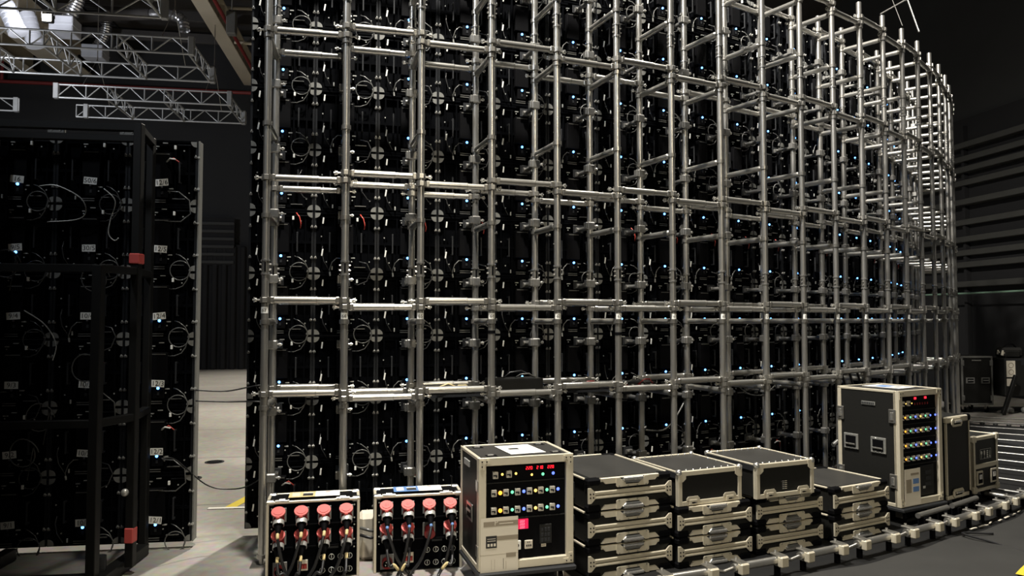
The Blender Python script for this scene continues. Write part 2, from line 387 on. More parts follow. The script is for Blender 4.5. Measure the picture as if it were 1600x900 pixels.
# post joint: collar is wider than the post so it reads as its own piece
b = MB(); b.cyl((0, 0, -.105), (0, 0, 0), .0285, 'galv2', n=16); b.cyl((0, 0, -.012), (0, 0, .0), .0325, 'alu_b', n=16); b.cyl((0, 0, -.108), (0, 0, -.096), .0325, 'alu_b', n=16)
b.box(-.006, .006, -.0315, -.026, -.088, -.02, 'blk'); b.cyl((-.04, -.004, -.035), (.04, -.004, -.035), .006, 'alu_b', n=8); b.cyl((-.04, -.004, -.072), (.04, -.004, -.072), .006, 'alu_b', n=8)
ME['collar'] = b.mesh('joint_collar')
b = MB(); b.box(-.036, .036, -.034, .034, -.034, .034, 'clamp', .008); b.box(-.052, -.034, -.03, .02, -.03, .03, 'clamp', .004); b.cyl((.03, -.01, 0), (.07, -.012, 0), .008, 'alu_b', n=8); b.cyl((.05, -.012, 0), (.062, -.012, 0), .015, 'alu_b', n=6)
b.cyl((0, .03, -.012), (0, .217, -.012), .019, 'clamp', n=10); b.box(-.05, .05, .211, .217, -.04, .03, 'dgrey', .003); b.cyl((-.03, .2, -.012), (.03, .2, -.012), .022, 'clamp', n=8)
ME['bracket'] = b.mesh('wall_bracket')
LEV_A = [-.523, .132, .995, 2.055, 3.10]; LEV_B = [-.565, .085, 1.05, 2.122, 3.165]
TRV = [-.62, -.022, .725, 1.38, 2.012, 2.53, 3.06]
LV = ['lowest', 'second', 'third', 'fourth', 'top']
for k in range(NP):
    a = pth(k)
    nm = 'tagged 67' if k == 0 else f'tagged {67-k}' if k < 6 else f'{ORD[k+1]} from the left end'
    t = thing('scaffold_post', f'front scaffold post with a white number tag, {nm}', 'scaffold post', arc(a, RO), a, 'front scaffold posts')
    put('tube', ME['post'], t)
    for z in (.4166, 2.4166): put('joint_collar', ME['collar'], t, (0, 0, EYE + z))
    b = MB(); z = .083 if k == 0 else .043
    n = 10; A0 = R(-90 - 62); A1 = R(-90 + 62)
    vs = []
    for i in range(n + 1):
        q = A0 + (A1 - A0) * i / n; vs += [(.0272 * math.cos(q), .0272 * math.sin(q), -.045), (.0272 * math.cos(q), .0272 * math.sin(q), 0)]
    b.add(vs, [(2 * i, 2 * i + 2, 2 * i + 3, 2 * i + 1) for i in range(n)], 'white', True)
    tv, tf = TXT[str(67 - k)]; w = max(v[0] for v in tv); sc = .036
    b.add([(.0278 * math.sin((v[0] - w / 2) * sc / .0278), -.0278 * math.cos((v[0] - w / 2) * sc / .0278), v[1] * sc - .036) for v in tv], tf, 'ink')
    s = b.build('number_tag', t, (0, 0, EYE + z), (0, 0, R(-8))); s['label'] = 'white number tag'
    if k in (3, 5):
        for zz in ((-.10, -.62) if k == 3 else (-.12,)): MB().cyl((0, 0, -.012), (0, 0, .012), .0285, 'blk', n=14).build('tape_band', t, (0, 0, EYE + zz))
    t = thing('scaffold_post', f'rear scaffold post by the video panels, behind the front post {nm}', 'scaffold post', arc(a, RI), a, 'rear scaffold posts')
    put('tube', ME['post'], t)
    for z in (.4166, 2.4166): put('joint_collar', ME['collar'], t, (0, 0, EYE + z))
    for r in range(1, 10): put('wall_bracket', ME['bracket'], t, (0, 0, .003 + .5 * r))
    for i, z in enumerate(TRV):
        p0 = arc(a, RO, EYE + z)
        if 'trans' not in ME:
            b = MB(); d = RO - RI
            b.cyl((0, .0385, 0), (0, d - .0385, 0), .0245, 'galv', n=14); b.ring((0, 0, 0), .0275, .034, .0155, 'galv2'); b.ring((0, d, 0), .0275, .034, .0155, 'galv2'); b.cyl((0, .031, 0), (0, .045, 0), .0155, 'galv2', r1=.026, n=12); b.cyl((0, d - .031, 0), (0, d - .045, 0), .0155, 'galv2', r1=.026, n=12)
            ME['trans'] = b.mesh('crosspiece')
        tag(put('scaffold_crosspiece', ME['trans'], None, p0, (0, 0, a)), f'short scaffold cross tube joining the front and rear {ORD[k+1]} posts, {ORD[i+1]} level up', 'scaffold tube', 'short cross tubes between front and rear posts')
def ledger_meshes(L):
    b = MB(); b.cyl((.05, 0, 0), (L * .64, 0, 0), .0262, 'galv', n=16); b.cyl((L * .64, 0, 0), (L - .05, 0, 0), .0228, 'galv', n=16); b.cyl((L * .635, 0, 0), (L * .65, 0, 0), .0275, 'galv2', n=16)
    return b.mesh('tube')
def coupler_mesh(sg):
    b = MB()
    b.ring((0, 0, 0), .0275, .037, .0195, 'galv2')
    b.box(min(.034 * sg, .064 * sg), max(.034 * sg, .064 * sg), -.027, .027, -.0235, .0235, 'galv2', .006)
    b.cyl((-.035 * sg, .01, 0), (-.085 * sg, .012, 0), .0065, 'alu_b', n=8); b.cyl((-.058 * sg, .0115, 0), (-.07 * sg, .0115, 0), .016, 'alu_b', n=6)
    b.box(-.075 * sg - .004, -.075 * sg + .004, .006, .017, -.017, .017, 'alu_b', .003)
    b.box(-.016, .016, -.042, -.034, -.017, .017, 'galv', .003)
    return b.mesh('coupler')
ME['cpl', 0] = coupler_mesh(1); ME['cpl', 1] = coupler_mesh(-1)
for row, (rad, nm) in enumerate(((RO, 'front'), (RI, 'rear'))):
    L = 2 * rad * math.sin(DTH / 2); me = ledger_meshes(L)
    for k in range(NP - 1):
        a = pth(k) + DTH / 2
        for i in range(5):
            z = (LEV_A if k % 2 == 0 else LEV_B)[i]
            t = thing('scaffold_ledger', f'{nm} horizontal scaffold tube, {LV[i]} level, between the {ORD[k+1]} and {ORD[k+2]} posts', 'scaffold tube', arc(pth(k), rad, EYE + z), a, f'{nm} horizontal scaffold tubes')
            put('tube', me, t); put('coupler', ME['cpl', 0], t); put('coupler', ME['cpl', 1], t, (L, 0, 0))

# curved rail on the floor in front of the cases, one bar per bay, and the base bars running in to the posts
RR = 13.79
def gth(j): return .447 + .0411 * j
for j in range(-3, 9):
    a0, a1 = gth(j) + .0085, gth(j + 1) - .0085; am = (a0 + a1) / 2; L = 2 * RR * math.sin((a1 - a0) / 2)
    nm = f'{ORD[j+4]} from the left'
    t = thing('floor_rail', f'silver clamped bar of the curved floor rail, {nm}', 'scaffold tube', arc(a0, RR, .11), am, 'bars of the curved floor rail')
    b = MB(); b.cyl((-.05, 0, 0), (L + .05, 0, 0), .026, 'galv', n=16); b.cyl((L + .05, 0, 0), (L + .12, .015, -.02), .011, 'galv2', n=8); b.cyl((-.05, 0, 0), (-.12, .015, -.02), .011, 'galv2', n=8); b.build('tube', t)
    for x, s in ((0, 1), (L, -1)):
        b = MB(); b.cyl((x - .026, 0, 0), (x + .026, 0, 0), .036, 'galv2', n=14); b.box(x - .034, x + .034, -.062, -.02, -.036, .036, 'alu', .008); b.box(x - .03, x + .03, -.05, .05, .028, .040, 'galv2', .004)
        b.cyl((x, .03, -.02), (x, .03, .055), .009, 'alu_b', n=8); b.box(x - .018, x + .018, .0, .03, -.11, -.034, 'blk', .004); b.build('clamp', t)
for j in (3, 4):
    a0, a1 = gth(j) + .004, gth(j + 1) - .002; L = 2 * (RR - .22) * math.sin((a1 - a0) / 2)
    b = MB(); b.cyl((0, 0, 0), (L, 0, 0), .022, 'galv', n=12); b.box(.05, .11, -.03, .03, -.11, -.018, 'blk', .004); b.box(L - .11, L - .05, -.03, .03, -.11, -.018, 'blk', .004)
    tag(put('base_bar', b.mesh('base_bar'), None, arc(a0, RR - .22, .11), (0, 0, (a0 + a1) / 2)), f'second floor bar behind the curved rail below the upright case, {["left", "right"][j-3]} of two', 'scaffold tube', 'bars behind the rail')
for q in range(12):
    a = .688 if q == 0 else .7078 + .0435 * (q - 1) * (1 + .012 * max(0, q - 6)); r0 = 13.46 if q == 0 else RO + .05; L = RR - .03 + (0 if q == 0 else 1.1) - r0
    b = MB(); b.cyl((0, 0, 0), (0, L, 0), .0115 if q else .022, 'clamp' if q else 'galv', n=8)
    for y in (.05, L * .5, L - .06): b.box(-.012, .012, y - .03, y + .03, -.05, -.008, 'blk', .003)
    tag(put('base_bar', b.mesh('base_bar'), None, arc(a, r0 + L, .06), (0, 0, a)), f'thin bar of the striped floor frame at far right, {ORD[q+1]} from the front', 'floor bar', 'bars of the striped floor frame')

# ------------------------------------------------------------------ shelf and electronics on the lowest level
for k in (2, 3, 4, 5):
    a = pth(k) + DTH / 2; rm = (RO + RI) / 2; p = arc(a, rm, EYE - .62 + .0265)
    b = MB(); w = .25; b.box(-w, w, -.12, .12, 0, .02, 'blk', .003); b.box(-w, w, -.122, -.118, .002, .018, 'dgrey')
    tag(b.build('shelf_board', None, p, (0, 0, a)), f'black shelf board lying on the cross tubes between {ORD[k+1]} and {ORD[k+2]} posts', 'shelf board', 'boards on the lowest cross tubes')
    zt = EYE - .62 + .0465
    if k == 3:
        t = thing('processor_box', 'black processor box on the shelf board between third and fourth tags', 'processor box', arc(a, rm, zt), a)
        b = MB(); b.box(-.22, .20, -.10, .10, 0, .105, 'lam', .005); b.box(-.2, .18, -.103, -.1, .09, .096, 'dgrey'); b.box(-.22, -.2, -.10, .1, .02, .09, 'dgrey'); b.build('housing', t)
        b = MB(); b.tube([(-.1, 0, .105), (-.05, -.02, .15), (.05, 0, .16), (.14, .02, .12), (.2, .0, .09)], .006, 'cable', 6); b.tube([(.0, 0, .105), (.03, -.04, .135), (.1, -.05, .14), (.16, -.02, .105)], .005, 'jump', 6); b.build('cable', t)
    else:
        t = thing('network_switch', f'low black switch box with small sockets on the shelf board after the {ORD[k+1]} post', 'switch box', arc(a, rm, zt), a, 'switch boxes on the shelf boards')
        b = MB(); b.box(-.18, .18, -.09, .09, 0, .045, 'lam', .004); b.build('housing', t)
        b = MB()
        for i in range(10): b.box(-.15 + i * .031, -.128 + i * .031, -.0935, -.09, .012, .03, 'lgrey' if i % 3 == 0 else 'dred' if i % 4 == 1 else 'dgrey')
        b.build('socket_row', t)
        b = MB(); b.tube([(-.15, -.09, .02), (-.12, -.14, .06), (-.04, -.13, .085), (.05, -.1, .05), (.1, -.09, .02)], .005, 'print_yellow' if k == 2 else 'jump', 6)
        b.tube([(.0, -.09, .02), (.04, -.13, .07), (.1, -.12, .07), (.15, -.1, .03)], .005, 'print_yellow' if k == 2 else 'dred', 6); b.build('patch_cable', t)
def cable(pts, r, label, m='cable', name='cable', sub=6):
    P = [Vector(p) for p in pts]; out = []
    for i in range(len(P) - 1):                       # Catmull-Rom
        p0, p1, p2, p3 = P[max(i - 1, 0)], P[i], P[i + 1], P[min(i + 2, len(P) - 1)]
        for j in range(sub):
            t = j / sub; out.append(.5 * ((2 * p1) + (p2 - p0) * t + (2 * p0 - 5 * p1 + 4 * p2 - p3) * t * t + (3 * p1 - p0 - 3 * p2 + p3) * t ** 3))
    out.append(P[-1])
    return tag(MB().tube(out, r, m, 6).build(name), label, 'cable')
cable([arc(pth(7) + .01, RI - .05, 1.12), arc(pth(7), RI - .03, .95), arc(pth(6) + .03, RI, .78), arc(pth(6) + .018, RI + .02, .70), arc(pth(6), RI + .06, .72)], .008, 'grey cable drooping under the lowest tubes near the eighth post', 'jump')
cable([arc(pth(8), RI + .13, 1.06), arc(pth(8) + .012, RI + .13, .98), arc(pth(8) + .03, RI + .13, .97), arc(pth(9), RI + .13, 1.06)], .007, 'thin cable looped under the lowest level past the ninth post', 'jump')
for i in range(4):
    o = .012 * i
    cable([arc(pth(10) + o, RO - .06, 1.2), arc(pth(10) + .01 + o, RO - .05, .9), arc(pth(10) + .022 + o * .6, RO - .02, .55), arc(pth(10) + .03 + o * .3, RO + .06, .2), arc(pth(10) + .03 + o, RO + .2, .03)], .012, f'thick black cable hanging to the floor by the eleventh post, {ORD[i+1]} strand')
for k, z in ((10, .80), (10, .58), (10, .42), (9, .5)):
    q = arc(pth(k) + .028, RO + .10, z); t = thing('power_connector', f'silver-tipped cable connector left of the tall rack, ' + {.80: 'highest', .58: 'second highest', .42: 'lowest', .5: 'furthest left'}[z], 'connector', q, pth(k))
    b = MB(); b.cyl((-.07, 0, .0), (.0, 0, .03), .022, 'alu_b', n=12); b.build('shell', t); b = MB(); b.cyl((0, 0, .03), (.07, 0, .01), .026, 'blk', n=12); b.tube([(.06, 0, .012), (.10, .02, .0), (.115, .03, -z * .4), (.10, .04, -z * .85), (.12, .06, -z + .014), (.2, .1, -z + .014)], .012, 'cable', 6); b.build('grip', t)

# ------------------------------------------------------------------ flight cases
def hexa(x0, x1, z0, z1, c): return [(x0 + c, z0), (x1 - c, z0), (x1, z0 + c), (x1, z1 - c), (x1 - c, z1), (x0 + c, z1), (x0, z1 - c), (x0, z0 + c)]
def stack_case(loc, rz, W, D, H, label, group):
    t = thing('stacking_case', label, 'flight case', loc, rz, group)
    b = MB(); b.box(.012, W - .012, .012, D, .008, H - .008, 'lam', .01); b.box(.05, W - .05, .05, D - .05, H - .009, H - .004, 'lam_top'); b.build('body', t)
    for s in (0, 1):
        z0, z1 = (0.012, .042) if s == 0 else (H - .038, H - .003)
        b = MB(); c = .03
        poly = [(.10, z0), (W - .10, z0), (W - .10 - c, z1), (.10 + c, z1)] if s == 0 else [(.10 + c, z0), (W - .10 - c, z0), (W - .10, z1), (.10, z1)]
        if s == 0: poly = [(.10, z0), (W - .10, z0), (W - .10 - c, z1), (.10 + c, z1)]
        b.prism(poly, -.002, .03, 'alu')
        if s: b.cyl((.10, .012, H - .013), (W - .10, .012, H - .013), .013, 'alu', n=10)
        e = b.build('edge_profile', t)
        # hexagonal handle plate on each profile
        x0, x1 = W * .325, W * .71; k = .036
        zz = (H - .004, H - .064) if s else (.010, .070)
        hm = (zz[0] + zz[1]) / 2; zt = lambda q: zz[0] + (zz[1] - zz[0]) * q
        b = MB()
        def P(poly):
            ar = sum(poly[i][0] * poly[(i + 1) % len(poly)][1] - poly[(i + 1) % len(poly)][0] * poly[i][1] for i in range(len(poly)))
            return poly if ar > 0 else poly[::-1]
        for e, q in ((x0, 1), (x1, -1)): b.prism(P([(e, zt(0)), (e + q * .028, zt(0)), (e + q * (.036 + k), zt(.62)), (e + q * (.036 + k), zt(1)), (e + q * .010, zt(1)), (e, zt(.88))]), -.009, -.003, 'alu')
        b.prism(P([(x0 + .036 + k, zt(.74)), (x1 - .036 - k, zt(.74)), (x1 - .036 - k, zt(1)), (x0 + .036 + k, zt(1))]), -.009, -.003, 'alu')
        for i in range(4): b.cyl((x0 + .02 + (x1 - x0 - .04) * i / 3, -.011, zt(.9)), (x0 + .02 + (x1 - x0 - .04) * i / 3, -.006, zt(.9)), .005, 'galv2', n=8)
        hp = b.build('handle_plate', t)
        b = MB(); b.prism(P([(x0 + .030, zt(.0)), (x1 - .030, zt(.0)), (x1 - .036 - k, zt(.64)), (x1 - .036 - k, zt(.73)), (x0 + .036 + k, zt(.73)), (x0 + .036 + k, zt(.64))]), -.0045, -.0025, 'blk')
        b.cyl((x0 + .05, -.012, zt(.17)), (x1 - .05, -.012, zt(.17)), .0135, 'alu_b', n=12); b.cyl((x0 + .072, -.008, zt(.47)), (x1 - .072, -.008, zt(.47)), .010, 'chrome', n=12)
        for e, q in ((x0, 1), (x1, -1)): b.cyl((e + q * .05, -.012, zt(.17)), (e + q * .072, -.008, zt(.47)), .008, 'chrome', n=8)
        b.build('handle', hp)
    b = MB(); zc = H * .51; b.box(.045, W - .045, -.002, .02, zc - .024, zc + .024, 'alu', .003); b.box(.045, W - .045, -.006, .0, zc + .010, zc + .022, 'alu', .003); b.box(.045, W - .045, -.006, .0, zc - .022, zc - .010, 'alu', .003)
    b.box(.045, W - .045, -.003, -.0015, zc - .002, zc + .001, 'blk'); b.build('middle_band', t)
    for x, s in ((.002, 1), (W - .002, -1)):
        b = MB(); q = [(x, zc - .05), (x + s * .02, zc - .05), (x + s * .05, zc - .022), (x + s * .05, zc + .022), (x + s * .02, zc + .05), (x, zc + .05)]
        b.prism(q if s > 0 else q[::-1], -.007, .006, 'alu')
        for dx, dz in ((.014, .012), (.036, .012), (.014, -.012), (.036, -.012)): b.cyl((x + s * dx, -.010, zc + dz), (x + s * dx, -.005, zc + dz), .005, 'blk', n=8)
        b.build('corner_bracket', t)
    for x in (0, W):
        for z in (0, H):
            for y in (0, D):
                b = MB(); sx = 1 if x == 0 else -1; sz = 1 if z == 0 else -1; sy = 1 if y == 0 else -1
                b.box(min(x, x + sx * .10), max(x, x + sx * .10), min(y, y + sy * .06), max(y, y + sy * .06), min(z, z + sz * .045), max(z, z + sz * .045), 'blk', .018); b.build('corner_cap', t)
    b = MB()
    for x in (.006, W - .006): b.box(x - .008, x + .008, .06, D - .06, H - .014, H - .001, 'alu', .003)
    b.box(.1, W - .1, D - .016, D, H - .014, H - .001, 'alu', .003); b.build('lid_edging', t)
    b = MB()
    for y in (.2, .45, .62): b.box(-.006, .012, y, y + .09, H * .25, H * .75, 'dgrey', .004); b.box(-.012, -.004, y + .02, y + .07, H * .4, H * .6, 'galv2', .003)
    b.build('side_latches', t)
    return t
STACKS = [((.492, 4.853), R(22.5), .645, .80, 3, 'the tallest all-black stack beside the breaker rack'),
          ((1.124, 5.075), R(22.9), .628, .80, 2, 'the stack under the plain small case'),
          ((1.752, 5.36), R(24.5), .64, .80, 2, 'the stack under the small case with printed lines'),
          ((2.435, 5.66), R(28.5), .655, .62, 2, 'the low open stack before the tall rack')]
for (x, y), rz, W, D, n, nm in STACKS:
    for i in range(n):
        HC = .2165 if n == 3 else .206
        pos = {0: 'bottom', n - 1: 'top'}.get(i, 'middle')
        stack_case((x, y, .0 + i * (HC + .002)), rz, W, D, HC, f'black and silver stacking case, {pos} of {nm}', 'stacking cases on the floor')
def small_case(loc, rz, W, D, H, label, printed):
    t = thing('small_flight_case', label, 'flight case', loc, rz)
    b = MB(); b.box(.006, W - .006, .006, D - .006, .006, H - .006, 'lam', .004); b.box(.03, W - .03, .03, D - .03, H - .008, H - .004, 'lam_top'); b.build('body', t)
    f = .032; b = MB()
    for x in (0, W - f): b.box(x, x + f, -.003, .008, 0, H, 'alu', .003)
    for z in (0, H - f): b.box(f, W - f, -.003, .008, z, z + f, 'alu', .003)
    for x in (0, W - .004): b.box(x, x + .004, 0, f, 0, H, 'alu')
    b.build('front_frame', t)
    b = MB()
    for x in (0, W - .012): b.box(x, x + .012, .03, D, H - .012, H + .001, 'alu', .003)
    b.box(0, W, D - .02, D, H - .012, H + .001, 'alu', .003); b.box(0, W, 0, .018, H - .01, H + .001, 'alu', .003); b.box(-.002, .004, .03, D, H - .05, H - .012, 'dgrey')
    for i in range(9): b.ball((W * (i + .5) / 9, .035, H - .002), .0085, 'alu_b', 6); b.ball((W * (i + .5) / 9, D - .035, H - .002), .0085, 'alu_b', 6)
    for i in range(6): b.ball((W - .03, D * (i + .5) / 6, H - .002), .005, 'alu_b', 6)
    b.build('lid_edging', t)
    for x in (0, W):
        for y in (0, D):
            b = MB(); b.ball((x + (.012 if x == 0 else -.012), y + (.012 if y == 0 else -.012), H - .010), .025, 'alu_b', 10)
            if y == 0:
                s = 1 if x == 0 else -1; q = [(x, H - .07), (x + s * .035, H - .07), (x + s * .06, H - .05), (x + s * .06, H - .0), (x, H)]; b.prism(q if s > 0 else q[::-1], -.006, -.002, 'alu')
            b.build('ball_corner', t)
    for x in (W * .22, W * .80):
        b = MB(); q = [(x - .055, .034), (x + .055, .034), (x + .055, .046), (x + .04, .062), (x - .04, .062), (x - .055, .046)]; b.prism(q, -.006, -.001, 'alu'); b.box(x - .032, x + .032, -.009, -.003, .004, .04, 'alu', .004); b.box(x - .014, x + .014, -.012, -.008, .016, .024, 'blk'); b.cyl((x + .022, -.01, .02), (x + .022, -.007, .02), .006, 'galv2', n=8); b.build('latch', t)
    b = MB(); b.box(-.006, .003, D * .4, D * .62, H * .25, H * .65, 'dgrey', .004); b.box(-.009, -.004, D * .44, D * .58, H * .35, H * .5, 'galv2', .003); b.build('side_handle', t)
    if printed:
        b = MB()
        b.box(W * .43, W * .435, .0045, .0055, .105, .108, 'lgrey')
        for i in range(5):
            z = .052 + .0135 * i; b.box(W * .45, W * .48, .0045, .006, z, z + .004, 'lgrey'); b.box(W * .49, W * .53, .0045, .006, z, z + .0035, 'paper')
        b.build('printed_lines', t)
    return t
zt2 = 2 * .208
small_case((1.135, 5.095, zt2 + .002), R(23.8), .545, .57, .235, 'small black flight case with a plain front on the second stack from the left', False)
small_case((1.735, 5.30, zt2 + .002), R(23.5), .54, .57, .245, 'small black flight case with printed white lines on the third stack', True)

LAMPS = ['l_o', 'l_g', 'l_b', 'l_y', 'l_g', 'l_b']
def caster(t, x, y, r=.05):
    b = MB(); b.box(x - .035, x + .035, y - .04, y + .04, .125, .14, 'galv2', .003); b.box(x - .022, x - .016, y - .03, y + .03, .05, .125, 'galv2'); b.box(x + .016, x + .022, y - .03, y + .03, .05, .125, 'galv2'); c = b.build('caster', t)
    MB().cyl((x - .014, y, r), (x + .014, y, r), r, 'blk', n=16).build('wheel', c)
def rack(loc, rz, W, D, H, label, rows, tall):
    t = thing('power_rack', label, 'power rack', loc, rz); z0 = .145
    f = .048
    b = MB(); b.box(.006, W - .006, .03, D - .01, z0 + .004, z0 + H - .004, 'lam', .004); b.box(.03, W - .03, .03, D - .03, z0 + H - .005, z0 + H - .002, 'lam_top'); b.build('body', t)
    b = MB()
    for x in (0, W - f): b.box(x, x + f, 0, .03, z0, z0 + H, 'alu', .003)
    b.box(f, W - f, 0, .03, z0, z0 + f + .004, 'alu', .003); b.box(f, W - f, 0, .03, z0 + H - f, z0 + H, 'alu', .003)
    for x in (0, W):
        s = 1 if x == 0 else -1
        for z, q in ((z0, 1), (z0 + H, -1)):
            b.box(min(x + s * .008, x + s * .07), max(x + s * .008, x + s * .07), -.003, .0, min(z + q * .008, z + q * .035), max(z + q * .008, z + q * .035), 'alu'); b.box(min(x + s * .008, x + s * .035), max(x + s * .008, x + s * .035), -.003, .0, min(z + q * .035, z + q * .07), max(z + q * .035, z + q * .07), 'alu')
            for dx, dz in ((.02, .02), (.05, .02), (.02, .05)): b.cyl((x + s * dx, -.006, z + q * dz), (x + s * dx, -.002, z + q * dz), .0045, 'blk', n=6)
    b.build('front_frame', t)
    b = MB()
    for x in (0, W - .022): b.box(x, x + .022, .03, D, z0 + H - .02, z0 + H + .002, 'alu', .004)
    for y in (.0, D - .022): b.box(0, W, y, y + .022, z0 + H - .006, z0 + H + .002, 'alu', .003)
    for x in (0, W - .02):
        b.box(x, x + .02, D - .035, D, z0, z0 + H, 'alu', .003); b.box(x, x + .02, .03, D, z0, z0 + .03, 'alu', .003)
    b.box(-.001, .02, .028, .05, z0, z0 + H, 'alu', .002)
    b.build('edging', t)
    b = MB(); b.box(-.01, W + .01, -.03, D, z0 - .035, z0 - .004, 'dgrey', .01); b.build('base_board', t)
    for x in (.08, W - .08):
        for y in (.06, D - .08): caster(t, x, y)
    # recessed instrument panel
    b = MB(); b.box(f, W - f, .028, .032, z0 + f, z0 + H - f, 'blk')
    for i in range(rows + 2): pass
    b.build('instrument_panel', t)
    U = lambda u: u * W
    V = lambda v: z0 + H * (1 - v)
    def switch(u, v):
        b = MB(); s = .017; b.box(U(u) - s, U(u) + s, .012, .03, V(v) - s * 1.25, V(v) + s * 1.25, 'sw', .002); b.box(U(u) - s * .9, U(u) - s * .0, .006, .014, V(v) - .003, V(v) + .003, 'blk'); b.box(U(u), U(u) + s * .5, .004, .014, V(v) - .012, V(v) + .004, 'dgrey', .002); b.build('switch', t)
    def lamp(u, v, m, r=.0105):
        b = MB(); b.cyl((U(u), .03, V(v)), (U(u), .018, V(v)), r * .95, 'dgrey', n=12); b.ball((U(u), .018, V(v)), r, m, 10, None, .6); b.build('indicator_lamp', t)
    k = .68 / H
    if not tall:
        for u, v in ((.178, .16), (.32, .157)): switch(u, v)
        lamp(.249, .155, 'l_y', .008); lamp(.392, .155, 'l_y', .008)
        for i, (u, s) in enumerate(((.537, '220'), (.651, '210'), (.768, '220'))):
            b = MB(); b.box(U(u) - .032, U(u) + .032, .024, .03, V(.113) - .014, V(.113) + .014, 'blk'); b.seg7(s, .020, (U(u) - .023, .023, V(.113) - .010), 'seg'); b.build('digit_display', t)
        lamp(.56, .174, 'l_y', .008); lamp(.679, .175, 'l_g', .010); lamp(.79, .172, 'l_b', .010)
        for v in (.32, .478):
            for u in (.162, .288, .41, .535, .657, .78): switch(u, v)
            for i, u in enumerate((.228, .353, .475, .60, .722, .842)): lamp(u, v, LAMPS[i], .0135 if i == 0 else .0105)
        b = MB(); b.box(f + .002, W - f - .002, .020, .028, V(.235), V(.225), 'lam'); b.box(f + .002, W - f - .002, .020, .028, V(.56), V(.55), 'lam'); b.build('panel_seams', t)
        b = MB(); x, z = U(.467), V(.615); b.box(x - .036, x + .036, .02, .03, z - .031, z + .031, 'seg_bg', .002)
        for i in range(3): b.seg7('222', .014, (x - .020, .019, z + .010 - i * .0185), 'seg_p')
        b.build('meter_display', t)
        b = MB(); x, z = U(.527), V(.803); b.box(x - .026, x + .026, .018, .03, z - .026, z + .026, 'paper', .002)
        for i in range(3): b.box(x - .017 + .013 * i, x - .009 + .013 * i, .016, .019, z - .012, z + .0, 'dgrey')
        for i in range(2): b.box(x - .010 + .012 * i, x - .004 + .012 * i, .016, .019, z + .012, z + .018, 'dgrey')
        b.build('socket_outlet', t)
        b = MB(); x, z = U(.405), V(.80); b.box(x - .024, x + .024, .016, .03, z - .028, z + .028, 'white', .002); b.cyl((x - .004, .016, z), (x - .004, .01, z), .014, 'blk', n=12); b.build('white_socket', t)
        b = MB(); x, z = U(.71), V(.72); b.box(x - .04, x + .04, .02, .03, z - .06, z + .06, 'lam', .002)
        for i in range(3):
            for j in range(3): b.box(x - .032 + .022 * i, x - .016 + .022 * i, .017, .021, z - .048 + .032 * j, z - .025 + .032 * j, 'dgrey', .001)
        b.build('breaker', t)
        b = MB(); x, z = U(.69), V(.825); b.box(x - .016, x + .016, .027, .03, z - .009, z + .009, 'paper'); b.box(x - .012, x + .012, .026, .027, z - .003, z + .003, 'paper_b'); b.build('small_label', t)
        b = MB(); b.box(W - .0, W + .006, .02, .06, V(.25), V(.12), 'galv2', .003); b.box(-.006, .0, .015, .06, V(.30), V(.20), 'galv2', .003); b.box(-.006, 0, .015, .06, V(.88), V(.78), 'galv2', .003); b.build('side_latches', t)
        b = MB(); b.box(-.005, .004, .24, .38, V(.14), V(.08), 'lgrey', .006); b.build('maker_plate', t)
        b = MB(); b.box(-.006, .004, .16, .30, V(.62), V(.46), 'galv2', .004); b.box(-.008, -.003, .18, .28, V(.59), V(.49), 'blk'); b.cyl((-.009, .185, V(.53)), (-.009, .275, V(.53)), .007, 'galv2', n=8); b.build('side_handle', t)
        for x, y in ((.07, .07), (W - .12, .07), (.06, D - .12), (W - .13, D - .12)):
            b = MB(); b.box(x, x + .07, y, y + .05, z0 + H - .004, z0 + H, 'blk'); b.box(x + .01, x + .05, y + .015, y + .045, z0 + H - .001, z0 + H + .006, 'alu_b', .003); b.build('stacking_cup', t)
    else:
        for u in (.14, .27): switch(u, .115)
        lamp(.205, .115, 'l_y', .006); lamp(.34, .115, 'l_y', .006)
        b = MB()
        for u in (.44, .68): b.box(U(u) - .012, U(u) + .012, .022, .03, V(.075) - .009, V(.075) + .009, 'seg', .002)
        for i in range(6): b.box(U(.43 + i * .06) - .006, U(.43 + i * .06) + .006, .025, .03, V(.125) - .009, V(.125) + .009, 'dred')
        b.build('digit_display', t)
        for v in (.235, .355, .48, .595):
            for i in range(6):
                u = .12 + .118 * i; switch(u, v)
                lamp(u + .06, v, LAMPS[i], .009)
            lamp(.885, v, 'l_b', .009)
        b = MB()
        for v in (.175, .295, .418, .538, .65): b.box(f + .002, W - f - .002, .020, .028, V(v + .004), V(v - .004), 'lam')
        b.build('panel_seams', t)
        b = MB(); b.box(U(.5), U(.82), .018, .03, V(.93), V(.67), 'lam', .003); b.box(U(.56), U(.61), .015, .018, V(.87), V(.85), 'lgrey')
        for i in range(3): b.box(U(.62), U(.74), .015, .018, V(.85 - .05 * i), V(.82 - .05 * i), 'dgrey', .001)
        b.build('breaker', t)
        for y in (.12, .38):
            b = MB(); b.box(-.010, .004, y, y + .14, V(.56), V(.42), 'grey', .012); b.box(-.013, -.008, y + .02, y + .12, V(.54), V(.44), 'blk', .003); b.cyl((-.018, y + .025, V(.515)), (-.018, y + .115, V(.515)), .009, 'galv2', n=8)
            for dy in (.012, .05, .09, .128):
                for v in (.43, .55): b.ball((-.011, y + dy, V(v)), .004, 'alu_b', 6)
            b.build('side_handle', t)
        for y, v in ((.03, .22), (D - .06, .24), (.03, .78), (D - .06, .78)):
            b = MB(); b.box(-.012, .004, y - .005, y + .06, V(v + .06), V(v - .06), 'galv2', .012); b.box(-.02, -.01, y + .015, y + .04, V(v + .035), V(v - .035), 'alu_b', .004); b.build('butterfly_latch', t)
        b = MB(); q = [(.0, 0), (.15, .0), (.155, .028), (.005, .024)]
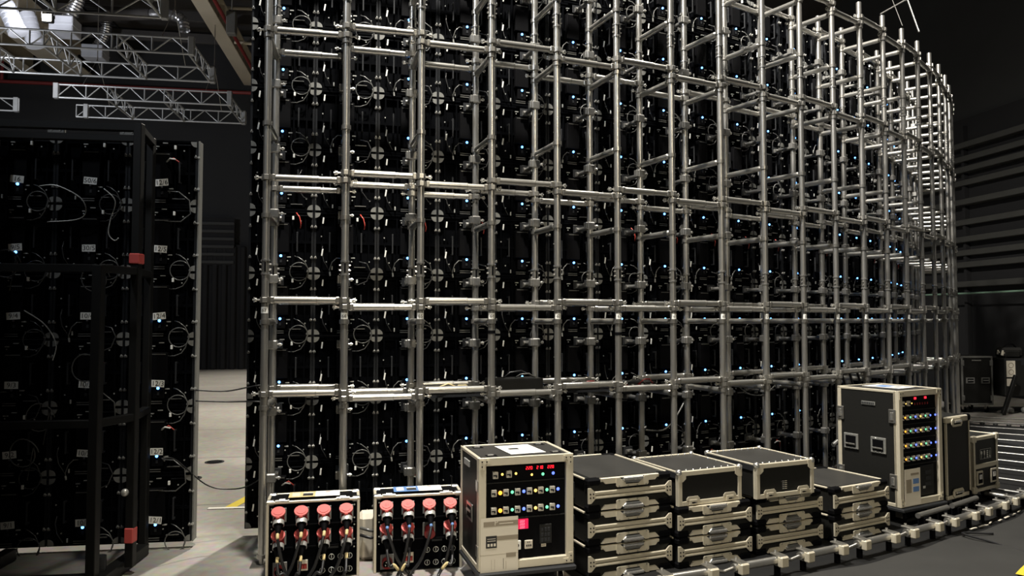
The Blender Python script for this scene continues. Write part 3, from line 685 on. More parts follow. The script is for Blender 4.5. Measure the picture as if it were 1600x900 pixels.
        b.box(-.004, .004, .215, .345, V(.145), V(.112), 'grey', .003)
        for i in range(7): b.box(-.006, -.003, .225 + i * .017, .236 + i * .017, V(.138), V(.118), 'dgrey')
        b.build('maker_plate', t)
        b = MB(); b.box(W * .0 - .001, .02, .028, .05, z0, z0 + H, 'alu', .003); b.box(W, W + .006, .01, .05, V(.25), V(.13), 'galv2', .003); b.box(W, W + .006, .01, .05, V(.85), V(.74), 'galv2', .003); b.build('side_latches', t)
    return t, W, H, z0
RA_LOC, RA_ROT = (-.204, 4.60, 0), R(17.0)
rack(RA_LOC, RA_ROT, .625, .50, .69, 'power rack with red digits, coloured lamps and a taped paper at centre front', 2, False)
RC_LOC, RC_ROT = (3.19, 6.13, 0), R(28.8)
rack(RC_LOC, RC_ROT, .59, .585, .955, 'tall power rack with four rows of coloured lamps behind the low stack', 4, True)
# papers
def sheet(loc, rz, build, name, label, tilt=None):
    o = tag(build.build(name, None, loc, tilt or (0, 0, rz)), label, 'paper'); return o
def rackpt(loc, rz, x, y, z): v = Matrix.Rotation(rz, 3, 'Z') @ Vector((x, y, 0)); return (loc[0] + v.x, loc[1] + v.y, z)
b = MB(); w, h = .243, .335
b.box(0, w, -.0012, 0, 0, h, 'paper'); b.box(.02, w, -.0018, -.0012, h * .84, h * .93, 'paper_b'); b.box(.10, w, -.0018, -.0012, h * .58, h * .66, 'paper_b'); b.box(.165, w - .015, -.0018, -.0012, h * .26, h * .34, 'paper_b')
b.box(.035, .105, -.0024, -.0018, h * .45, h * .67, 'ink')
for i in range(3): b.box(.045 + .02 * i, .058 + .02 * i, -.003, -.0024, h * .48, h * .53, 'paper')
for i in range(6): b.box(.045 + .009 * i, .051 + .009 * i, -.003, -.0024, h * .57, h * .585, 'paper'); b.box(.045 + .009 * i, .051 + .009 * i, -.003, -.0024, h * .61, h * .622, 'paper')
b.text('P', .05, (.088, -.0022, h * .855), 'paper'); b.box(.12, .21, -.0022, -.0018, h * .875, h * .89, 'paper')
for i in range(7): b.box(.145, .149, -.0018, -.0012, h * (.06 + .028 * i), h * (.075 + .028 * i), 'ink'); b.box(.162, .166, -.0018, -.0012, h * (.06 + .02 * i), h * (.068 + .02 * i), 'paper_b')
b.box(.07, .0715, -.0016, -.0012, h * .05, h * .24, 'paper_b'); b.box(.09, .0915, -.0016, -.0012, h * .05, h * .24, 'paper_b'); b.box(0, w, -.0016, -.0012, h * .325, h * .33, 'paper_b')
sheet(rackpt(RA_LOC, RA_ROT, .008, -.006, .145 - .008), RA_ROT, b, 'paper_sheet', 'beige instruction sheet taped over the lower left of the centre power rack')
b = MB(); b.box(-.12, .12, -.16, .16, 0, .0012, 'paper_w'); b.box(-.07, -.0, .0, .05, .0012, .0018, 'ink'); b.box(-.1, .1, .09, .1, .0012, .0016, 'paper_b'); b.box(-.1, .1, -.05, -.045, .0012, .0016, 'paper_b'); b.box(.02, .08, -.1, -.09, .0012, .0016, 'paper_b')
sheet(rackpt(RA_LOC, RA_ROT, .34, .24, .145 + .69 + .0025), RA_ROT + R(4), b, 'paper_sheet', 'white printed sheet lying on top of the centre power rack')
b = MB(); b.box(-.13, .13, -.17, .17, 0, .0012, 'paper_w'); b.box(-.09, .09, -.02, .1, .0012, .0016, 'print_blue'); b.box(-.06, .06, -.1, -.06, .0012, .0016, 'paper_b')
sheet(rackpt(RC_LOC, RC_ROT, .32, .31, .145 + .955 + .0025), RC_ROT + R(6), b, 'paper_sheet', 'white sheet lying on top of the tall power rack')
b = MB(); w, h = .21, .30; b.box(0, w, -.0012, 0, 0, h, 'paper'); b.box(.02, .09, -.0016, -.0012, h * .35, h * .72, 'paper_b'); b.box(.11, .19, -.0016, -.0012, h * .58, h * .72, 'print_blue'); b.box(.11, .19, -.0016, -.0012, h * .36, h * .5, 'print_blue'); b.box(.08, .19, -.0016, -.0012, h * .82, h * .88, 'paper_b')
sheet(rackpt(RC_LOC, RC_ROT, .045, -.006, .145 + .01), RC_ROT, b, 'paper_sheet', 'beige instruction sheet taped low on the front of the tall power rack')

# red-socket distribution cases
def socket_case(loc, rz, label, blue):
    W, D, H = .596, .245, .51
    t = thing('distribution_case', label, 'distribution box', loc, rz)
    b = MB(); b.box(.006, W - .006, .012, D - .006, 0, H - .006, 'lam', .004); b.box(.02, W - .02, .02, D - .02, H - .008, H - .003, 'blk'); b.build('body', t)
    b = MB()
    for x in (0, W - .018): b.box(x, x + .018, 0, .02, 0, H, 'alu', .003); b.box(x, x + .018, D - .018, D, 0, H, 'alu', .003); b.box(x, x + .018, 0, D, H - .01, H + .001, 'alu', .003)
    b.box(0, W, 0, .018, H - .016, H + .001, 'alu', .003); b.box(0, W, D - .018, D, H - .012, H + .001, 'alu', .003); b.build('edging', t)
    for x in (.025, W - .025):
        for y in (.03, D - .02): MB().box(x - .028, x + .028, y - .028, y + .022, H - .03, H + .006, 'galv2', .012).build('ball_corner', t)
    for x in (.10, W - .11): 
        b = MB(); b.box(x - .045, x + .045, .0, .03, H - .003, H + .008, 'galv2', .003); b.box(x - .02, x + .02, .004, .03, H + .006, H + .014, 'alu_b', .003); b.build('latch', t)
    b = MB(); b.box(.018, W - .018, .008, .014, .01, H - .02, 'blkm')
    for z in (H - .157, H - .30): b.box(.02, W - .02, -.002, .01, z - .004, z + .004, 'blk')
    for x in (.035, W - .035):
        for z in (H - .045, H - .13, H - .175, H - .27, H - .32): b.cyl((x, .009, z), (x, .005, z), .005, 'lgrey', n=8)
    b.build('front_panel', t)
    plugs = []
    for r in range(2):
        for i in range(4):
            x = .085 + .142 * i; z = H - .085 - .148 * r; open_ = not (blue and r == 1 and i == 2)
            b = MB(); b.box(x - .043, x + .043, .002, .010, z - .048, z + .042, 'grey', .003); o = b.build('outlet', t)
            b = MB(); b.cyl((x, .004, z), (x, -.055, z - .022), .032, 'dred', n=16); b.cyl((x, -.05, z - .02), (x, -.056, z - .0225), .037, 'dred', n=16); b.build('socket_body', o)
            if open_:
                X = Matrix.Translation((x - .004, -.05, z + .030)) @ Matrix.Rotation(R(-58), 4, 'X')
                b = MB(); b.cyl((0, .006, 0), (0, -.006, 0), .044, 'red', n=20, X=X); b.cyl((0, -.006, 0), (0, -.009, 0), .03, 'red', n=20, X=X); b.box(-.012, .012, -.004, .02, -.05, -.03, 'red', .003, X)
                if blue and r == 0: b.text('G1', .026, (0, -.0095, -.008), 'dred', X, 'xz', .5)
                b.build('cap', o); plugs.append((x, z, r, i))
            else: MB().cyl((x, -.056, z - .0225), (x, -.062, z - .025), .036, 'dred', n=16).build('cap', o)
    for r in range(2):
        for i in range(4):
            x = W * .60 + .058 * i; z = H - .375 - .085 * r
            b = MB(); b.cyl((x, .009, z), (x, .0, z), .018, 'blk', n=14); b.tube([(x + .0175 * math.cos(q), -.001, z + .0175 * math.sin(q)) for q in [2 * PI * j / 14 for j in range(15)]], .0022, 'lgrey', 4); b.box(x - .002, x + .002, -.006, .0, z - .008, z + .013, 'lgrey'); b.build('breaker_button', t)
    b = MB(); b.box(.09 - .045, .09 + .045, .002, .01, .02, .12, 'grey', .003); b.cyl((.09, .004, .07), (.09, -.03, .065), .036, 'dred', n=16); b.cyl((.09, -.03, .065), (.09, -.032, .0645), .03, 'blk', n=16)
    for q in range(4): b.cyl((.09 + .014 * math.cos(q * PI / 2 + .5), -.032, .065 + .014 * math.sin(q * PI / 2 + .5)), (.09 + .014 * math.cos(q * PI / 2 + .5), -.036, .065 + .014 * math.sin(q * PI / 2 + .5)), .004, 'lgrey', n=6)
    b.build('inlet', t)
    b = MB(); b.box(.20, .265, .002, .01, .055, .125, 'paper', .003); b.box(.205, .26, .0, .003, .068, .10, 'dred')
    for i in range(3): b.box(.212 + .016 * i, .22 + .016 * i, -.003, .001, .07, .09, 'red')
    b.build('meter', t)
    b = MB(); b.cyl((W * .62, .009, H - .315), (W * .62, .006, H - .315), .009, 'dgrey', n=12); b.box(W * .65, W * .77, .006, .009, H - .322, H - .308, 'dgrey'); b.build('maker_mark', t)
    # plugs with their cables are separate things
    for x, z, r, i in plugs:
        side = 'blue-banded' if blue else 'orange-banded'
        name = f'grey-collared plug, {ORD[i+1]} from left, {"upper" if r == 0 else "lower"} row of the {"right" if blue else "left"} red-socket box'
        pl = thing('power_plug', name, 'power plug', tuple(t.location), rz, 'plugs in the red sockets')
        q = Vector((x, -.060, z - .026)); d = Vector((0, -.72, -.69)).normalized()
        b = MB(); b.cyl(q, q + d * .03, .036, 'lgrey', n=16); b.cyl(q + d * .03, q + d * .034, .032, 'blk', n=16); b.build('collar', pl)
        b = MB(); b.cyl(q + d * .034, q + d * .085, .024, 'blk', r1=.014, n=12); b.build('grip', pl)
        e = q + d * .085; dx = (random.uniform(-.02, .02) + (.05 if i < 1 else -.05) * (1 if r == 0 else .6))
        y2 = -.15 - .03 * r - .012 * i
        pts = [e, e + d * .03, Vector((e.x + dx * .3, y2, e.z - .09)), Vector((e.x + dx, y2 + .01, max(.1, e.z - .22))), Vector((e.x + dx * 2.1, y2, .03)), Vector((e.x + dx * 2.6, y2 - .12, .012))]
        P = pts; out = []
        for a in range(len(P) - 1):
            p0, p1, p2, p3 = P[max(a - 1, 0)], P[a], P[a + 1], P[min(a + 2, len(P) - 1)]
            for j in range(6):
                tt = j / 6; out.append(.5 * ((2 * p1) + (p2 - p0) * tt + (2 * p0 - 5 * p1 + 4 * p2 - p3) * tt * tt + (3 * p1 - p0 - 3 * p2 + p3) * tt ** 3))
        out.append(P[-1]); b = MB(); b.tube(out, .0095, 'cable', 8)
        pl_c = b.build('cable', pl)
        if not blue or r: MB().tube(out[2:8] if not blue else out[16:22], .0105, 'print_yellow', 8).build('cable_band', pl)
        else: MB().tube(out[2:6], .0105, 'print_blue', 8).build('cable_band', pl)
    w2 = MB(); w2.box(0, .17, 0, .15, 0, .0012, 'print_yellow' if not blue else 'print_blue', 0); w2.box(.17, .33, 0, .15, 0, .0012, 'paper_w'); w2.box(.02, .07, .03, .13, .0012, .0016, 'paper'); w2.box(.09, .155, .03, .10, .0012, .0016, 'ink'); w2.box(.09, .155, .09, .12, .0012, .0016, 'paper_w'); w2.box(.235, .265, .115, .13, .0012, .0016, 'dred')
    tag(w2.build('leaflet', None, rackpt(loc, rz, .135, .06, H + .0085), (0, 0, rz)), f'{"blue" if blue else "yellow"} and white leaflet lying on the {"right" if blue else "left"} red-socket box', 'leaflet')
socket_case((-1.594, 4.845, 0), R(12.8), 'black distribution box with eight plugged red sockets, at the left beside the end post', False)
socket_case((-.925, 5.01, 0), R(11.7), 'black distribution box with red sockets, one left closed, beside the centre power rack', True)

# slim upright case and two-part case at the right
def slim():
    W, D, H, z0 = .42, .55, .715, .115
    t = thing('upright_case', 'slim upright black case with silver handle plates beside the tall rack', 'flight case', (3.80, 6.515, 0), R(34))
    b = MB(); b.box(.005, W - .005, .005, D, z0, z0 + H, 'lam', .006); b.build('body', t)
    b = MB(); b.box(.0, W - .03, -.004, .03, z0 + H - .05, z0 + H + .004, 'alu', .012); b.box(W - .014, W, -.002, .02, z0 + .04, z0 + H - .05, 'alu', .003); b.box(0, .014, -.002, .02, z0 + .04, z0 + H - .05, 'alu', .003); b.box(0, W - .03, -.003, .02, z0, z0 + .035, 'alu', .004); b.build('edging', t)
    for z in (z0 + .01, z0 + H - .085):
        b = MB(); b.prism(hexa(.08, .27, z, z + .075, .022), -.011, -.004, 'alu'); b.box(.115, .235, -.013, -.010, z + .02, z + .052, 'blk', .004); b.cyl((.12, -.018, z + .045), (.23, -.018, z + .045), .01, 'alu_b', n=10); b.build('handle_plate', t)
    for z in (z0 + .01, z0 + H - .02): MB().box(W - .045, W + .008, -.012, .05, z - .03, z + .03, 'blk', .014).build('corner_cap', t)
    for x in (.07, W - .07):
        for y in (.08, D - .08): caster(t, x, y, .045)
slim()
def case_e():
    W, D, H, z0 = .46, .5, .50, .105
    t = thing('two_part_case', 'two-part black flight case with printed handling symbols, rightmost in the row', 'flight case', (4.235, 6.84, 0), R(33))
    b = MB(); b.box(.006, W - .006, .006, D, z0 + .004, z0 + H - .004, 'lam', .004); b.build('body', t)
    f = .03; b = MB()
    for x in (0, W - f): b.box(x, x + f, -.003, .02, z0, z0 + H, 'alu', .003)
    for z in (0, H * .42, H - f): b.box(f, W - f, -.003, .02, z0 + z, z0 + z + f + (.012 if 0 < z < H * .5 else 0), 'alu', .003)
    for x in (0, W - .014): b.box(x, x + .014, .02, D, z0 + H - .012, z0 + H + .002, 'alu', .003)
    b.box(0, W, D - .014, D, z0 + H - .012, z0 + H + .002, 'alu', .003); b.box(0, .006, .0, .03, z0, z0 + H, 'alu'); b.box(.0, W, .008, .03, z0 + H - .004, z0 + H + .002, 'alu'); b.build('edging', t)
    for x in (.018, W - .018):
        for z in (z0 + .018, z0 + H - .018): MB().box(x - .032, x + .032, -.01, .03, z - .032, z + .032, 'alu', .012).build('ball_corner', t)
    for x in (.10, W - .10):
        b = MB(); b.box(x - .055, x + .055, -.008, .008, z0 + .06, z0 + .19, 'alu', .008); b.box(x - .038, x + .038, -.010, -.006, z0 + .078, z0 + .172, 'blk'); b.box(x - .03, x + .02, -.016, -.008, z0 + .115, z0 + .16, 'alu_b', .004); b.build('latch', t)
    b = MB(); y0, y1 = .003, .007; zz = z0 + H * .64
    for x in (.13, .335): b.box(x, x + .002, y0, y1, zz - .03, zz + .06, 'lgrey')
    for z in (zz - .03, zz + .058): b.box(.13, .337, y0, y1, z, z + .002, 'lgrey')
    b.cyl((.155, y1, zz + .03), (.155, y0, zz + .03), .016, 'lgrey', n=10); b.box(.153, .157, y0, y1, zz - .025, zz + .02, 'lgrey')
    b.prism([(.20, zz + .045), (.20, zz + .01), (.21, zz - .0), (.22, zz + .01), (.22, zz + .045)][::-1] if False else [(.20, zz + .01), (.21, zz), (.22, zz + .01), (.222, zz + .045), (.198, zz + .045)], y0, y1, 'lgrey'); b.box(.208, .212, y0, y1, zz - .02, zz, 'lgrey'); b.box(.20, .22, y0, y1, zz - .025, zz - .02, 'lgrey')
    for i in range(4): b.box(.25, .28, y0, y1, zz - .022 + .018 * i, zz - .010 + .018 * i, 'lgrey')
    b.box(.302, .322, y0, y1, zz - .022, zz - .006, 'lgrey'); b.box(.309, .315, y0, y1, zz - .006, zz + .045, 'lgrey'); b.build('handling_symbols', t)
    for x in (.07, W - .07):
        for y in (.08, D - .08): caster(t, x, y, .045)
case_e()

# ------------------------------------------------------------------ cloth, tapes, floor bits
vs = []; na, nr = 120, 30; A0, A1, R0, R1 = .36, .80, 13.88, 18.3
def hz(a, r):
    k = max(0, min(1, (r - 13.9) / .35))
    return .012 + k * (.006 + .016 * (math.sin(a * 37 + r * 5.1) + math.sin(a * 61 - r * 7.7 + 1.3) + .8 * math.sin(a * 19 + r * 11.3) + 1.2 * math.sin(a * 23 - r * 2.3 + .5) + 3.2) * .5)
for i in range(na + 1):
    for j in range(nr + 1):
        a = A0 + (A1 - A0) * i / na; q = (j / nr) ** 1.5
        r = R0 + .018 * (math.sin(a * 53) + .6 * math.sin(a * 117 + 1)) * (1 - q) + (R1 - R0) * q
        vs.append(arc(a, r, hz(a, r)))
b = MB(); b.add(vs, [(i * (nr + 1) + j, (i + 1) * (nr + 1) + j, (i + 1) * (nr + 1) + j + 1, i * (nr + 1) + j + 1) for i in range(na) for j in range(nr)], 'cloth', True)
tag(b.build('floor_cloth'), 'rumpled dark grey cloth on the floor in front of the curved floor rail', 'floor cloth')
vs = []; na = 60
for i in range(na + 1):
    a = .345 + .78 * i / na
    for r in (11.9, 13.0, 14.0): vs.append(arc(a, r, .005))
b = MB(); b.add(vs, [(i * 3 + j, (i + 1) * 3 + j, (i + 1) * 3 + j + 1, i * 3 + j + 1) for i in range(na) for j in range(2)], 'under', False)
tag(b.build('floor_shade_sheet'), 'flat black sheet for the floor shade beneath the cases and the scaffold base', 'underlay')  # dark sheet added so the floor under the cases stays black
def strip(pts, w, m, name, label, z=.012, cat='tape'):
    P = [Vector((p[0], p[1], 0)) for p in pts]; vs = []
    for i, p in enumerate(P):
        d = (P[min(i + 1, len(P) - 1)] - P[max(i - 1, 0)]).normalized(); n = Vector((-d.y, d.x, 0)) * w / 2
        vs += [p + n + Vector((0, 0, z)), p - n + Vector((0, 0, z)), p + n + Vector((0, 0, z - .0015)), p - n + Vector((0, 0, z - .0015))]
    fs = []
    for i in range(len(P) - 1):
        o = 4 * i; fs += [(o + 1, o + 5, o + 4, o), (o + 2, o + 6, o + 7, o + 3), (o, o + 4, o + 6, o + 2), (o + 3, o + 7, o + 5, o + 1)]
    return tag(MB().add(vs, fs, m).build(name), label, cat)
strip([(3.30, 4.84), (3.40, 4.94), (3.56, 5.09)], .09, 'yell', 'floor_tape', 'yellow tape on the black cloth at the bottom right corner', .046)
strip([(-2.40, 8.2), (-2.545, 6.69)], .10, 'yell', 'floor_tape', 'yellow tape line on the concrete floor in the gap', .003)
strip([(-2.72, 6.69), (-2.38, 6.73)], .05, 'paper_w', 'floor_tape', 'short white tape across the end of the yellow floor line', .006)
cable([arc(.5935, RR + .22, .03), (3.50, 5.82, .035), (3.56, 5.6, .04), (3.62, 5.4, .04), (3.72, 5.2, .04), (3.9, 5.05, .04)], .009, 'black cable running over the black cloth at bottom right')
random.seed(3)
for i in range(7):
    a = .598 + .0108 * i; q = arc(a, 13.845 + random.uniform(-.012, .015), .022)
    b = MB(); X = Matrix.Rotation(random.uniform(-.3, .3), 4, 'X') @ Matrix.Rotation(random.uniform(-.25, .25), 4, 'Z'); L = random.uniform(.03, .055)
    b.box(-L, L, -.007, .007, -.002, .002, 'paper', .002, X); b.box(-L * .6, L * .3, -.010, .003, .0015, .006, 'paper', .002, X)
    tag(b.build('tape_scrap', None, q, (0, 0, a)), f'crumpled white tape scrap along the cloth edge below the floor rail, {ORD[i+1]} from the left', 'tape scrap', 'white scraps along the cloth edge')
for (x, y), nm in (((-3.53, 8.85), 'nearer the main video wall'), ((-3.42, 7.95), 'beside the left wall edge')):
    b = MB(); b.cyl((0, 0, .0), (0, 0, .005), .11, 'dgrey', n=24); b.cyl((0, 0, .005), (0, 0, .008), .085, 'blk', n=24); b.box(-.05, .05, -.012, .012, .008, .011, 'dgrey'); tag(b.build('floor_cover', None, (x, y, 0)), f'round dark floor cover in the gap, {nm}', 'floor cover')
cable([(-2.56, 5.44, .68), (-2.48, 5.5, .66), (-2.30, 5.6, .46), (-2.16, 5.68, .405), (-2.0, 5.7, .43), (-1.84, 5.74, .55)], .005, 'thin black cable sagging across the gap low between the two walls', 'cable')
for z, nm in ((1.17, 'upper'), (1.09, 'lower')): cable([(-2.35, 5.52, z), (-2.15, 5.6, z - .015), (-1.95, 5.66, z + (.02 if z > 1.1 else -.02)), (-1.8, 5.72, z + (.03 if z > 1.1 else -.04))], .006, f'{nm} of two black cables spanning the gap at waist height', 'cable')
t = thing('cable_pile', 'dark bundle of coiled cables at the foot of the video wall beside the gap', 'cable pile', (-1.70, 5.55, 0), 0)
for i in range(5):
    MB().tube([(.02 * i + (.14 - .012 * i) * math.cos(q), .09 * math.sin(q) - .02 * i, .02 + .028 * i + .01 * math.sin(3 * q)) for q in [2 * PI * j / 24 for j in range(25)]], .012, 'cable', 6).build('coil', t)
t = thing('wrapped_bundle', 'white wrapped bundle lying on the floor between the two red-socket boxes', 'bundle', (-1.02, 5.35, 0), R(14))
b = MB(); b.box(-.08, .08, -.08, .09, 0, .32, 'paper', .03); b.build('wrap', t); b = MB(); b.tube([(-.07, -.1, .24), (0, -.12, .22), (.1, -.1, .2)], .012, 'jump', 6); b.tube([(-.07, -.1, .19), (0, -.12, .17), (.1, -.1, .17)], .012, 'cable', 6); b.build('cord', t)

# ------------------------------------------------------------------ black steel support frame in front of the left wall
t = thing('steel_frame', 'black square-tube steel frame standing in front of the left video wall', 'steel frame', (0, 0, 0), 0)
fx, fy = math.cos(R(8)), math.sin(R(8))
def fp(s, d, z): return Vector((-2.63 - .02 + s * fx + d * fy, 5.54 + s * fy - d * fx, z))      # s along the wall, d out towards the viewer
def bar(name, p, q, w=.05):
    d = (q - p); L = d.length; X = Matrix.Translation(p) @ d.to_track_quat('Z', 'Y').to_matrix().to_4x4()
    return MB().box(-w / 2, w / 2, -w / 2, w / 2, 0, L, 'steel_b', .004, X).build(name, t)
fr, nr_, md = Vector((-2.657, 5.40, 0)), Vector((-2.545, 5.0, 0)), Vector((-2.625, 4.69, 0))
Lv = Vector((-1.6 * math.cos(R(8)), -1.6 * math.sin(R(8)), 0)); z_ = lambda v, z: Vector((v.x, v.y, z))
bar('post', z_(fr, .05), z_(fr, 3.03)); bar('post', z_(nr_, .05), z_(nr_, 3.03), .055); bar('post', z_(md, .05), z_(md, 2.04), .06)
bar('side_beam', z_(nr_, 3.0), z_(fr, 3.0)); bar('side_beam', z_(md, 2.02), z_(nr_, 2.02)); bar('side_beam', z_(nr_, 2.02), z_(fr, 2.02)); bar('side_beam', z_(md, 1.04), z_(nr_, 1.04)); bar('side_beam', z_(nr_, 1.04), z_(fr, 1.04))
for v, z in ((nr_, 3.0), (md, 2.02), (md, 1.04), (fr, 3.02)): bar('cross_beam', z_(v, z), z_(v, z) + Lv)
for v, z1 in ((fr, 3.03), (md, 2.04)): bar('post', z_(v + Lv, .05), z_(v + Lv, z1))
q = fr + Lv * .66; bar('post', z_(q, .05), z_(q, 3.03), .04)
for s in (0, .55, 1.0):
    a_ = md + Lv * s + Vector((.06, -.35, 0)); c_ = fr + Lv * s + Vector((0, .0, 0)); bar('floor_skid', z_(a_, .045), z_(c_, .045), .08)
bar('base_beam', z_(md, .075), z_(md, .075) + Lv, .06)
MB().box(-.035, .035, -.04, .04, -.035, .035, 'red', .006).build('red_clamp', t, z_(nr_, 2.105))
MB().box(-.03, .03, -.035, .03, -.05, .05, 'red', .006).build('red_clamp', t, z_(nr_, .26))
MB().ball((0, 0, 0), .026, 'lgrey', 12).build('white_cap', t, z_(nr_ + Vector((-.03, -.03, 0)), .545))
MB().cyl((0, 0, 0), (0, 0, .16), .04, 'dgrey', n=14).build('levelling_foot', t, z_(md + Lv * .0 + Vector((-.02, .12, 0)), .02))
for i, (s, d, z) in enumerate(((-.45, .10, 1.35), (-.85, .1, .75), (-.75, .1, 1.0), (-1.0, .1, 2.1), (-.4, .1, 2.0))):
    c0 = fp(s, d, z); pts = [c0 + Vector((.11 * math.cos(q) * (1 - .012 * j), -.01 * math.sin(q * 2) - .02, .09 * math.sin(q) * (1 + .01 * j))) for j, q in enumerate([2 * PI * j / 20 for j in range(22)])] + [c0 + Vector((.02, 0, -.2))]
    tag(MB().tube(pts, .0045, 'jump' if i < 3 else 'jump_d', 6).build('loose_cable'), f'loose cable loop hanging on the left wall at {["mid height near the frame", "knee height far left", "waist height far left", "head height far left", "head height near the frame"][i]}', 'cable', 'loose loops on the left wall')

def lw(px, py, dz=0): return Vector((px, 5.40 + .11 * px + .29, py))
cable([lw(-3.42, 2.66), lw(-3.30, 2.665), lw(-3.14, 2.58), lw(-3.10, 2.48), lw(-3.16, 2.42), lw(-3.36, 2.40)], .0042, 'long pale cable bulging out on the left wall, upper middle', 'lgrey', 'pale_cable')
cable([lw(-2.98, 2.65), lw(-2.90, 2.56), lw(-2.93, 2.42), lw(-2.94, 2.32), lw(-2.90, 2.27), lw(-2.87, 2.29)], .0042, 'long pale cable hanging in a hook shape left of the frame post', 'lgrey', 'pale_cable')
cable([lw(-3.50, 1.76), lw(-3.36, 1.66), lw(-3.28, 1.52), lw(-3.30, 1.40)], .0042, 'pale cable curving down on the left wall at eye height', 'lgrey', 'pale_cable')
# ------------------------------------------------------------------ roof: trusses, girders, ducts, pipes
def ladder(b, p, q, z0, z1, nseg, r=.024):
    p, q = Vector(p), Vector(q); L = (q - p)
    for z in (z0, z1): b.cyl((p.x, p.y, z), (q.x, q.y, z), r, 'truss', n=8)
    for i in range(nseg + 1):
        c = p + L * i / nseg; b.cyl((c.x, c.y, z0), (c.x, c.y, z1), r * .75, 'truss', n=6)
        if i < nseg:
            e = p + L * (i + .5) / nseg; g = p + L * (i + 1) / nseg
            b.cyl((c.x, c.y, z0), (e.x, e.y, z1), r * .6, 'truss', n=6); b.cyl((e.x, e.y, z1), (g.x, g.y, z0), r * .6, 'truss', n=6)
def truss_frame(u0, u1, v0, v1, z0, h, label, crosses, nseg):
    t = thing('roof_truss', label, 'truss', bld(u0, v0, z0), 0, 'aluminium trusses under the roof'); t.location = (0, 0, 0)
    for v, e in ((v0, 0), (v1, -.25)):
        b = MB(); ladder(b, bld(u0 + e, v), bld(u1 - e * .25, v), z0, z0 + h, nseg); b.build('long_truss', t)
    for u in crosses:
        b = MB(); ladder(b, bld(u, v0), bld(u, v1), z0, z0 + h, 3); b.build('cross_truss', t)
    for u in (u0, u1):
        for v in (v0, v1):
            b = MB(); c = bld(u, v); b.box(-.06, .06, -.06, .06, z0 - .03, z0 + h + .03, 'truss', .01, Matrix.Translation((c.x, c.y, 0)) @ BX); b.build('corner_block', t)
    for u in (u0 + .6, u1 - .6):
        c = bld(u, (v0 + v1) / 2); cu = bld(u, v0); cd = bld(u, v1)
        b = MB(); b.cyl((cu.x, cu.y, z0 + h), (c.x, c.y, z0 + h + 1.0), .008, 'galv2', n=5); b.cyl((cd.x, cd.y, z0 + h), (c.x, c.y, z0 + h + 1.0), .008, 'galv2', n=5); b.cyl((c.x, c.y, z0 + h + .95), (c.x, c.y, 11.45), .012, 'galv2', n=6); b.build('hanger', t)
ZT = 7.25
truss_frame(-8.3, -4.15, 19.95, 21.8, ZT, .33, 'lowest aluminium truss frame, in front of the back wall', (-7.1, -5.75, -4.2), 6)
truss_frame(-9.6, -4.15, 16.2, 18.05, ZT, .33, 'aluminium truss frame in the middle, below the ducts', (-8.4, -7.0, -5.6, -4.2), 7)
truss_frame(-9.6, -4.15, 12.5, 14.3, ZT, .33, 'nearest aluminium truss frame at the top edge of the picture', (-7.9, -6.0, -4.2), 6)
truss_frame(-14.2, -9.9, 20.0, 21.45, ZT, .33, 'short end of an aluminium truss frame at the far left edge', (-10.6, -12), 5)
for i, (u, w, z, nm) in enumerate(((-4.78, .42, 9.7, 'cream roof girder nearest the video wall'), (-10.3, 1.0, 9.75, 'wide cream roof girder behind the ducts'), (-11.65, .5, 9.7, 'cream roof girder furthest left'))):
    t = thing('roof_girder', nm, 'girder', (0, 0, 0))
    b = MB(); bbox(b, u - w / 2, u + w / 2, 2.0, 26.2, z, z + .05, 'girder', .01); b.build('lower_flange', t)
    b = MB(); bbox(b, u - .03, u + .03, 2.0, 26.2, z + .05, z + .7, 'girder'); 
    for k in range(9): bbox(b, u - w / 2 + .02, u + w / 2 - .02, 3 + 2.6 * k, 3.06 + 2.6 * k, z + .05, z + .7, 'girder')
    b.build('web', t)
    b = MB(); bbox(b, u - w / 2, u + w / 2, 2.0, 26.2, z + .7, z + .75, 'girder', .01); b.build('upper_flange', t)
for k in range(9):
    v = 10.5 + 1.8 * k; b = MB(); bbox(b, -20, 2, v - .06, v + .06, 10.6, 10.9, 'ceil', .01)
    tag(b.build('roof_purlin'), f'dark roof purlin running crosswise under the roof, {ORD[k+1]} from the front', 'purlin', 'dark purlins under the roof')
b = MB(); b.cyl(bld(-4.32, 3, 9.55), bld(-4.32, 26.1, 9.55), .05, 'pipe_red', n=10); tag(b.build('sprinkler_pipe'), 'dark red pipe running beside the cream girder', 'pipe')
b = MB(); b.cyl(bld(-18, 25.9, 9.35), bld(-3.0, 25.9, 9.35), .06, 'pipe_red', n=10); b.cyl(bld(-12.4, 25.9, 9.35), bld(-12.4, 25.9, 10.8), .05, 'pipe_red', n=10); tag(b.build('sprinkler_pipe'), 'dark red pipe running crosswise along the back wall', 'pipe')
def ducting(c, w, h, label):
    t = thing('air_diffuser', label, 'air diffuser', c, TB)
    b = MB(); b.box(-w / 2, w / 2, -w / 2, w / 2, -h / 2, h / 2, 'duct', .02); b.box(-w / 2 - .01, w / 2 + .01, -w / 2 - .01, w / 2 + .01, -.03, .03, 'duct', .01); b.build('box', t)
    b = MB(); n = 26; pts = [(.05 + .25 * math.sin(i / n * 2), 0, h / 2 + .9 * i / n) for i in range(n)]
    for i in range(n - 1): b.cyl(pts[i], pts[i + 1], .15 + .02 * (i % 2), 'foil', r1=.15 + .02 * ((i + 1) % 2), n=12, caps=False)
    b.build('flexible_duct', t)
ducting(Vector((-11.356, 18.500, 9.096)), .56, .42, 'silver-white air diffuser box with a flexible foil duct, upper of two')
ducting(Vector((-12.862, 22.500, 9.872)), .60, .40, 'silver-white air diffuser box with a flexible foil duct, lower of two')
t = thing('foil_duct', 'foil duct elbow hanging behind the top truss', 'duct', (0, 0, 0))
